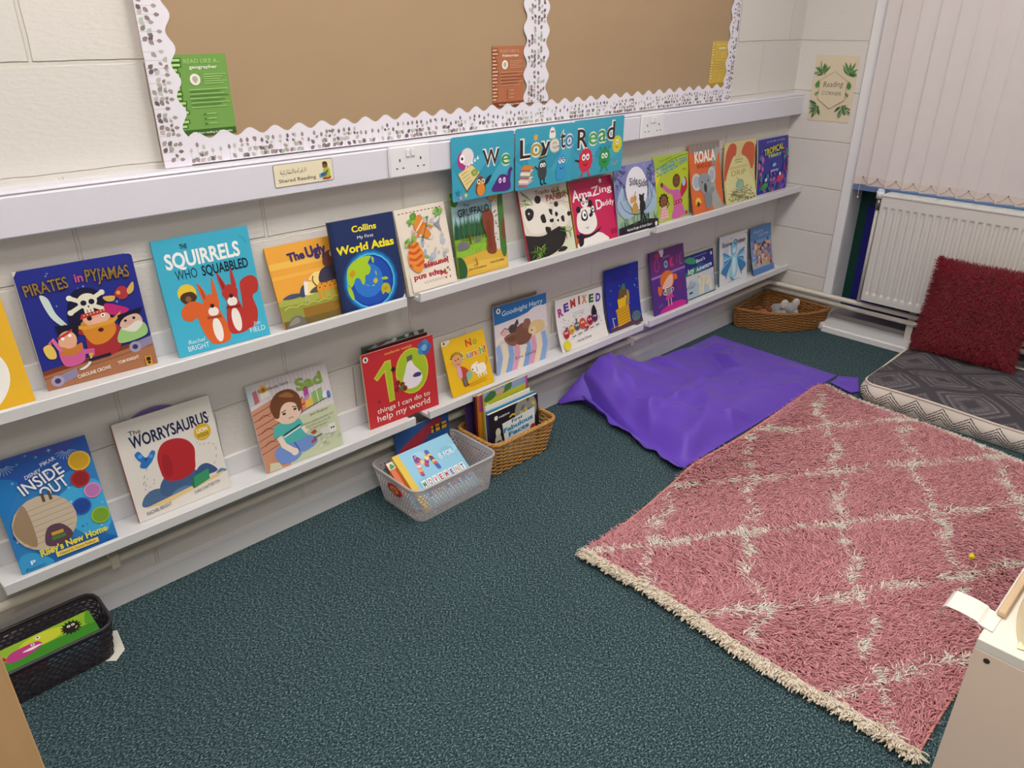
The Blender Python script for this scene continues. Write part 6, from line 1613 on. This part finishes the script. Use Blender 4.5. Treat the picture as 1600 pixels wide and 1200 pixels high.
def flap(u, v):      # loose corner hanging down to the skirting
    a = TT.lerp(RR, u); e = LL+Vector((.004, -.012, -.004))*u
    p = a.lerp(e, v)+Vector((0, -.012, .014))*math.sin(math.pi*v)*math.sin(math.pi*(.25+.6*(1-u)))
    return (p.x+1.15, min(p.y, -.0235 if p.z < .085 else -.060)+.4, max(.003, p.z+.006*math.sin(v*7+u*3)*(1-v)*v))
b.grid(flap, 14, 16); b.grid(lambda u, v: (lambda q: (q[0]+.001, q[1], q[2]-.0022))(flap(1-u, v)), 14, 16)
b.build('corner_flap', PURP, t)
b = MB()
b.prism([(-.60, -.712), (-.592, -.79), (-.69, -.840), (-.728, -.822), (-.69, -.716)], .004, .0075, 'z')
b.v = [(x+1.15, y+.4, z+.018*math.exp(-((y+.78)/.03)**2)) for x, y, z in b.v]
b.build('carry_strap', PURP, t)
# ================================================================ patterned floor cushion (pet bed style)
t = thing('floor_cushion', 'dark grey patterned floor cushion with ivory zigzag sides', 'cushion', (-.42, -1.40, 0))
CX0, CX1, CY0, CY1, CH = -.755, -.150, -1.95, -.862, .082
n_ = 360
lo_ = resample([(CX0+a, CY0+b_) for a, b_ in rrect(CX1-CX0, CY1-CY0, .06, 8)], n_)
per = sum((lo_[(i+1) % n_]-lo_[i]).length for i in range(n_))
nn = normals(lo_)
IV, BK = lin('#dad3cb'), lin('#3d3a40')
def side_col(u, v):
    s_ = (u*per) % .098
    d = abs(s_-.049)/.049          # 0 at the peak, 1 at the foot
    q = v+d*.52
    for k in (.88, .73, .58, .43):
        if abs(q-k) < .027 and .06 < v < .95: return BK
    return IV
b = MB()
def side(u, v):
    i = u*n_; i0 = int(i) % n_; p = lo_[i0].lerp(lo_[(i0+1) % n_], i-int(i)); q = nn[i0]
    bul = .013*math.sin(math.pi*v)+.003*math.sin(u*40)*math.sin(math.pi*v)
    return (p.x+q.x*bul+.42, p.y+q.y*bul+1.40, .002+CH*v+.004*math.sin(u*31)*v)
b.grid(side, 1400, 30, True, True, side_col)
FAB = mat('printed cotton', '#ffffff', .85, .15, vcol=True, bump=.25, bscale=900)
b.build('zigzag_side', FAB, t)
b = MB()
b.tube([(lambda p: (p[0], p[1], p[2]))(side(i/n_, 1)) for i in range(n_)], .0048, 6, closed=True)
b.build('piping', mat('cream piping', '#d8cdbf', .8), t)
G1, G2, G3, G4 = (lin(c) for c in ('#5c585d', '#48454b', '#787378', '#524e54'))
def top_col(x, y):
    # rows of triangles between crossing bands
    a = (x*.8+y*.62)/.205; c = (x*-.75+y*.66)/.205
    fa, fc = a-math.floor(a), c-math.floor(c)
    e = min(fa, 1-fa, fc, 1-fc)
    if e < .075: return G2
    if .095 < e < .12: return G3 if int((a+c)*38) % 2 else G1
    if .15 < e < .185: return G2
    if .20 < e < .225: return G3
    if e > .40: return G2
    if .30 < e < .35: return G4 if int((a-c)*26) % 2 else G3
    if int((a*9+c*4)) % 7 == 0: return G4
    return G1
def top(u, v):
    x = CX0+(CX1-CX0)*u; y = CY0+(CY1-CY0)*v
    # pull the square into rounded corners
    e = min(u, 1-u)*(CX1-CX0); f = min(v, 1-v)*(CY1-CY0)
    if e < .06 and f < .06:
        d = math.hypot(.06-e, .06-f)
        k = max(.06-e, .06-f)/d if d > 1e-6 else 1
        cx = CX0+.06 if u < .5 else CX1-.06; cy = CY0+.06 if v < .5 else CY1-.06
        x = cx+(x-cx)*k; y = cy+(y-cy)*k
    m = min(e, f)
    z = CH+.003+.020*sm(m/.10)+.006*math.sin(9*x+4*y)*sm(m/.08)+.004*math.sin(21*y-8*x)*sm(m/.08)+.005*math.exp(-((x+.55+.3*(y+1.2))/.02)**2)*sm(m/.1)
    return (x+.42, y+1.40, z)
b = MB()
b.grid(top, 190, 330, True, False, lambda u, v: top_col(CX0+(CX1-CX0)*u, CY0+(CY1-CY0)*v))
b.build('patterned_top', FAB, t)
b = MB(); b.prism([(p.x+.42, p.y+1.40) for p in lo_], .0008, .002, 'z'); b.build('underside', mat('grey cotton', '#5d585c', .9), t)

# ================================================================ red fluffy cushion leaning on the radiator
t = thing('fluffy_cushion', 'dark red fluffy square cushion leaning against the white radiator', 'cushion', (-.280, -1.075, .114), (0, 0, 0))
t.rotation_euler = (0, math.radians(17), math.radians(2))
hs = .195
def puff(u, v, s_):
    a = 2*u-1; c = 2*v-1
    pin = 1-.06*(1-abs(a)**2)*abs(c)**3-.06*(1-abs(c)**2)*abs(a)**3*1.0
    th = .062*max(0, (1-a**4)*(1-c**4))**.6
    return (-s_*th, a*hs*(1-.05*(1-c*c)*abs(a)**3), hs+c*hs*(1-.05*(1-a*a)*abs(c)**3))
b = MB(); b.grid(lambda u, v: puff(u, v, 1), 30, 30); b.grid(lambda u, v: puff(1-u, v, -1), 30, 30)
RED = mat('dark red plush', '#8a1a2c', .95, .1, sheen=.3)
b.build('cushion_body', RED, t)
N = 15000
root = []; D = []
for k in range(N):
    u, v = rng.random(2); s_ = 1 if k % 4 else -1
    if k % 6 == 0:
        e_ = rng.integers(0, 4); w_ = rng.uniform(0, .03)
        u, v = ((w_, v), (1-w_, v), (u, w_), (u, 1-w_))[e_]
    p = puff(u, v, s_); a = 2*u-1; c = 2*v-1
    root.append(p)
    d = np.array([-s_*(1.1-.5*max(abs(a), abs(c))), a*abs(a)**2*1.3+rng.normal(0, .45), c*abs(c)**3*1.3-.55*(c < .85)+rng.normal(0, .4)])
    D.append(d/np.linalg.norm(d))
root = np.array(root); D = np.array(D)
reds = np.array([lin(c)[:3] for c in ('#9a1f33', '#8c192b', '#a6273a', '#82152a', '#a02234')])
strands('fur', root, D, rng.uniform(.012, .026, N), rng.uniform(-.004, .004, N), rng.uniform(.0009, .0015, N), reds[rng.integers(0, 5, N)], mat('red fur', '#ffffff', .9, .15, vcol=True, sheen=.2), t, rng.normal(0, .006, N))

# ================================================================ radiator under the window
t = thing('radiator', 'white ridged panel radiator under the window behind the red cushion', 'radiator', (-.10, -.556, .20))
RADM = mat('radiator enamel', '#d6d4cf', .35, .45, bump=.03, bscale=50)
RW, RH = 1.24, .495
nf = 37; pitch = RW/(nf+.6)
b = MB()
cols_ = nf*8+2
def rface(u, v):
    y = u*RW; z = v*RH
    k = (y-pitch*.3)/pitch; fr = k-math.floor(k)
    g = 0.0
    if 0 <= k < nf:
        if fr < .10: g = fr/.10
        elif fr < .45: g = 1
        elif fr < .70: g = (.70-fr)/.25
    zz = min(z-.030, RH-.045-z)
    g *= max(0, min(1, zz/.012))
    return (.0065*g, -y, z)
b.grid(rface, cols_*2, 46, False)
# body behind
b.box(.0072, -RW, 0, .020, 0, RH)
b.build('front_panel', RADM, t)
b = MB(); b.box(.0202, -RW+.01, .02, .066, -.01, RH-.03); b.build('convector_fins', mat('radiator inside', '#a8a5a0', .6), t)
b = MB(); b.box(.066, -RW, 0, .084, 0, RH); b.build('back_panel', RADM, t)
b = MB(); b.box(-.004, -RW-.003, RH, .088, .003, RH+.012, .003)
for k in range(60): b.box(.012, -RW+.02+k*.0203, RH+.0121, .076, -RW+.031+k*.0203, RH+.0135)
b.build('top_grille', RADM, t)
b = MB(); b.box(-.001, 0.0002, .0, .085, .0035, RH-.001); b.build('side_panel', RADM, t)
CHR = mat('chrome valve body', '#9a9894', .25, .5, metal=.9)
b = MB(); b.cyl((.045, .0040, .455), (.045, .030, .455), .010, 14); b.cyl((.045, .030, .425), (.045, .030, .478), .011, 14); b.build('valve_body', CHR, t)
b = MB(); b.cyl((.045, .030, .478), (.045, .030, .512), .017, 18); b.cyl((.045, .030, .512), (.045, .030, .519), .014, 18); b.build('valve_head', SOCK, t)
b = MB(); b.cyl((.045, .030, -.020), (.045, .030, .425), .0085, 12); b.build('feed_pipe', PIPE, t)
b = MB(); b.box(.072, -.235, -.163, .079, -.205, -.001); b.build('support_leg', PIPE, t)

# ================================================================ vertical blind
t = thing('vertical_blind', 'pale pinkish vertical slat blind hanging over the window', 'blind', (-.055, -.394, .728))
BL = mat('blind fabric', '#e6dfde', .85, .15, trans=.2, bump=.15, bscale=500, var=.03, vscale=20)
starts = [0.0, -.066]+[-.149-.0755*k for k in range(24)]
ZT = 1.46
for k, y in enumerate(starts):
    tw = (.005 if k < 2 else .019)
    b = MB(); x0 = -.010 if k == 1 else 0.0
    def f(u, v, y=y, tw=tw, x0=x0, k=k):
        return (x0+tw*(u-.5)*2+.003*math.sin(math.pi*u), y-.0885*u, v*ZT)
    b.grid(f, 7, 2); b.grid(lambda u, v: (lambda q: (q[0]+.0006, q[1], q[2]))(f(1-u, v)), 7, 2)
    o = b.build('slat', BL, t)
    b = MB(); b.grid(lambda u, v: (lambda q: (q[0]-.0009, q[1], q[2]*.9+.001))(f(u, v*.026)), 7, 2)
    b.build('weight_pocket', mat('blind hem', '#d6c8c2', .85, .15), o)
b = MB()
CHAIN = mat('grey bead chain', '#8c8078', .5)
prev = None
for k, y in enumerate(starts):
    a = y-.044
    if prev is not None:
        b.tube([(-.016, prev+(a-prev)*i/10, .034-.026*math.sin(math.pi*i/10)) for i in range(11)], .0011, 5)
    prev = a
b.build('bottom_chain', CHAIN, t)
for y in starts:
    b = MB(); b.ball((-.016, y-.044, .036), (.003, .004, .004), 8, 6); b.build('chain_clip', CHAIN, t)
b = MB(); b.box(-.03, -1.95, ZT, .03, .02, ZT+.045, .003); b.build('head_rail', WHITE, t)
b = MB(); b.tube([(.012, -.025, .02), (.013, -.024, -.03), (.012, -.026, -.058)], .0012, 5); b.ball((.012, -.026, -.062), .004, 8, 6); b.build('pull_cord', SOCK, t)

# ================================================================ white cabinet in the foreground and things on it
t = thing('white_cabinet', 'white topped cabinet with a beige end panel at the bottom right corner', 'cabinet', (-2.22, -2.05, 0))
CW = mat('white melamine', '#e9e3da', .35, .45)
x0, x1, y0, y1, H = -.305, .42, -.42, .318, .500
b = MB(); b.box(x0, y0, H-.020, x1, y1, H, .0012); b.build('top_panel', CW, t)
b = MB(); b.box(x0, y0, .0, x0+.018, y1, H-.0202, .001); b.build('end_panel', mat('beige end tone', '#eed6c4', .4, .4), t)  # this end is coloured beige, the other panels white
b = MB(); b.box(x0+.0182, y1-.018, .0, x1, y1, H-.0202, .001); b.build('side_panel', CW, t)
b = MB(); b.box(x1-.018, y0, 0, x1, y1-.0182, H-.0202, .001); b.build('end_panel', CW, t)
b = MB(); b.box(x0+.0182, y0, .06, x1-.0182, y1-.0182, .078); b.build('bottom_shelf', CW, t)
b = MB(); b.cyl((x0-.0015, y1-.022, H-.034), (x0-.0002, y1-.022, H-.034), .0048, 16); b.build('bolt_cap', mat('dull bolt', '#5c574e', .35, .5, metal=.7), t)

CREAM = mat('cream cotton', '#efe3c2', .85, .15, bump=.2, bscale=400, var=.03)
t = thing('cloth_bag', 'cream cloth bag slumped on top of the white cabinet', 'bag', (-2.288, -1.858, .501))
def blob(u, v):
    a = 2*math.pi*u
    r = (1+.03*math.sin(3*a+1)+.03*math.sin(5*a+v*4))
    w_ = math.sin(math.pi*(.5+.5*v))**.6 if v > 0 else 1
    sg = lambda q: math.copysign(abs(q)**.5, q)
    R_ = (.212*sg(math.cos(a)), .100*sg(math.sin(a)))
    z = .17*v**.8*(1+.10*math.sin(4*a))
    return (R_[0]*r*w_, R_[1]*r*w_, z+.012*math.sin(7*a+9*v)*v*(1-v))
b = MB(); b.grid(blob, 72, 24, True, True); b.build('bag_body', CREAM, t)
b = MB(); b.grid(lambda u, v: (-.15-.068*v+.012*math.sin(5*u), .075-.2*u, .030*(1-v)**1.5+.004*math.sin(9*u)*(1-v)+.0012), 20, 10)
b.grid(lambda u, v: (-.15-.068*v+.012*math.sin(5*(1-u)), .075-.2*(1-u), max(.0003, .030*(1-v)**1.5+.004*math.sin(9*(1-u))*(1-v)-.0006)), 20, 10)
b.build('bag_fold', CREAM, t)
b = MB(); b.box(-2.448, -1.7490, .5035, -2.06, -1.7365, .513, .0015)
tag(b.build('wooden_strip', mat('tan wood', '#cbb092', .6, .3, var=.1, vscale=30, stretch=(1, 20, 20), bump=.1)), 'flat tan wooden strip between the cream bag and white paper band on the cabinet', 'strip')
b = MB()
def band(u, v):
    # runs out over the cabinet edge and folds down at its end
    L = .115*u
    if L < .075: y = -1.745+L; z = .5012+.0008; 
    else: y = -1.745+.075+.010*(1-math.exp(-(L-.075)/.01)); z = .502-(L-.075)*.9
    return (-2.440-.055*v+.018*u, y, z+.004*math.sin(math.pi*min(1, u*1.5))*(1 if u > .2 else 0))
b.grid(band, 24, 5, False); b.grid(lambda u, v: (lambda q: (q[0], q[1], q[2]-.0009))(band(1-u, v)), 24, 5, False)
tag(b.build('paper_band', mat('glossy white card', '#e8e6e0', .3, .4)), 'white folded card band jutting out over the cabinet edge above the rug', 'card')

# ================================================================ beech unit at the left edge
BEECH = mat('beech veneer', '#d2a877', .5, .35, var=.07, vscale=14, stretch=(6, 6, .7), bump=.05, bscale=80)
t = thing('beech_cupboard', 'beech veneer cupboard side cut off by the bottom left of the photo', 'cupboard', (-4.0, -.95, 0))
b = MB(); b.box(-.318, -.15, 0, .299, -.132, .86, .001); b.build('front_panel', BEECH, t)
b = MB(); b.box(.281, -.1318, 0, .299, .16, .86, .001); b.build('side_panel', BEECH, t)
b = MB(); b.box(-.318, -.1318, 0, -.300, .16, .86, .001); b.build('side_panel', BEECH, t)
b = MB(); b.box(-.2998, -.1318, .842, .2808, .16, .86); b.build('top_panel', BEECH, t)
b = MB(); b.box(-.2998, -.1318, .40, .2808, .16, .418); b.build('shelf', BEECH, t)
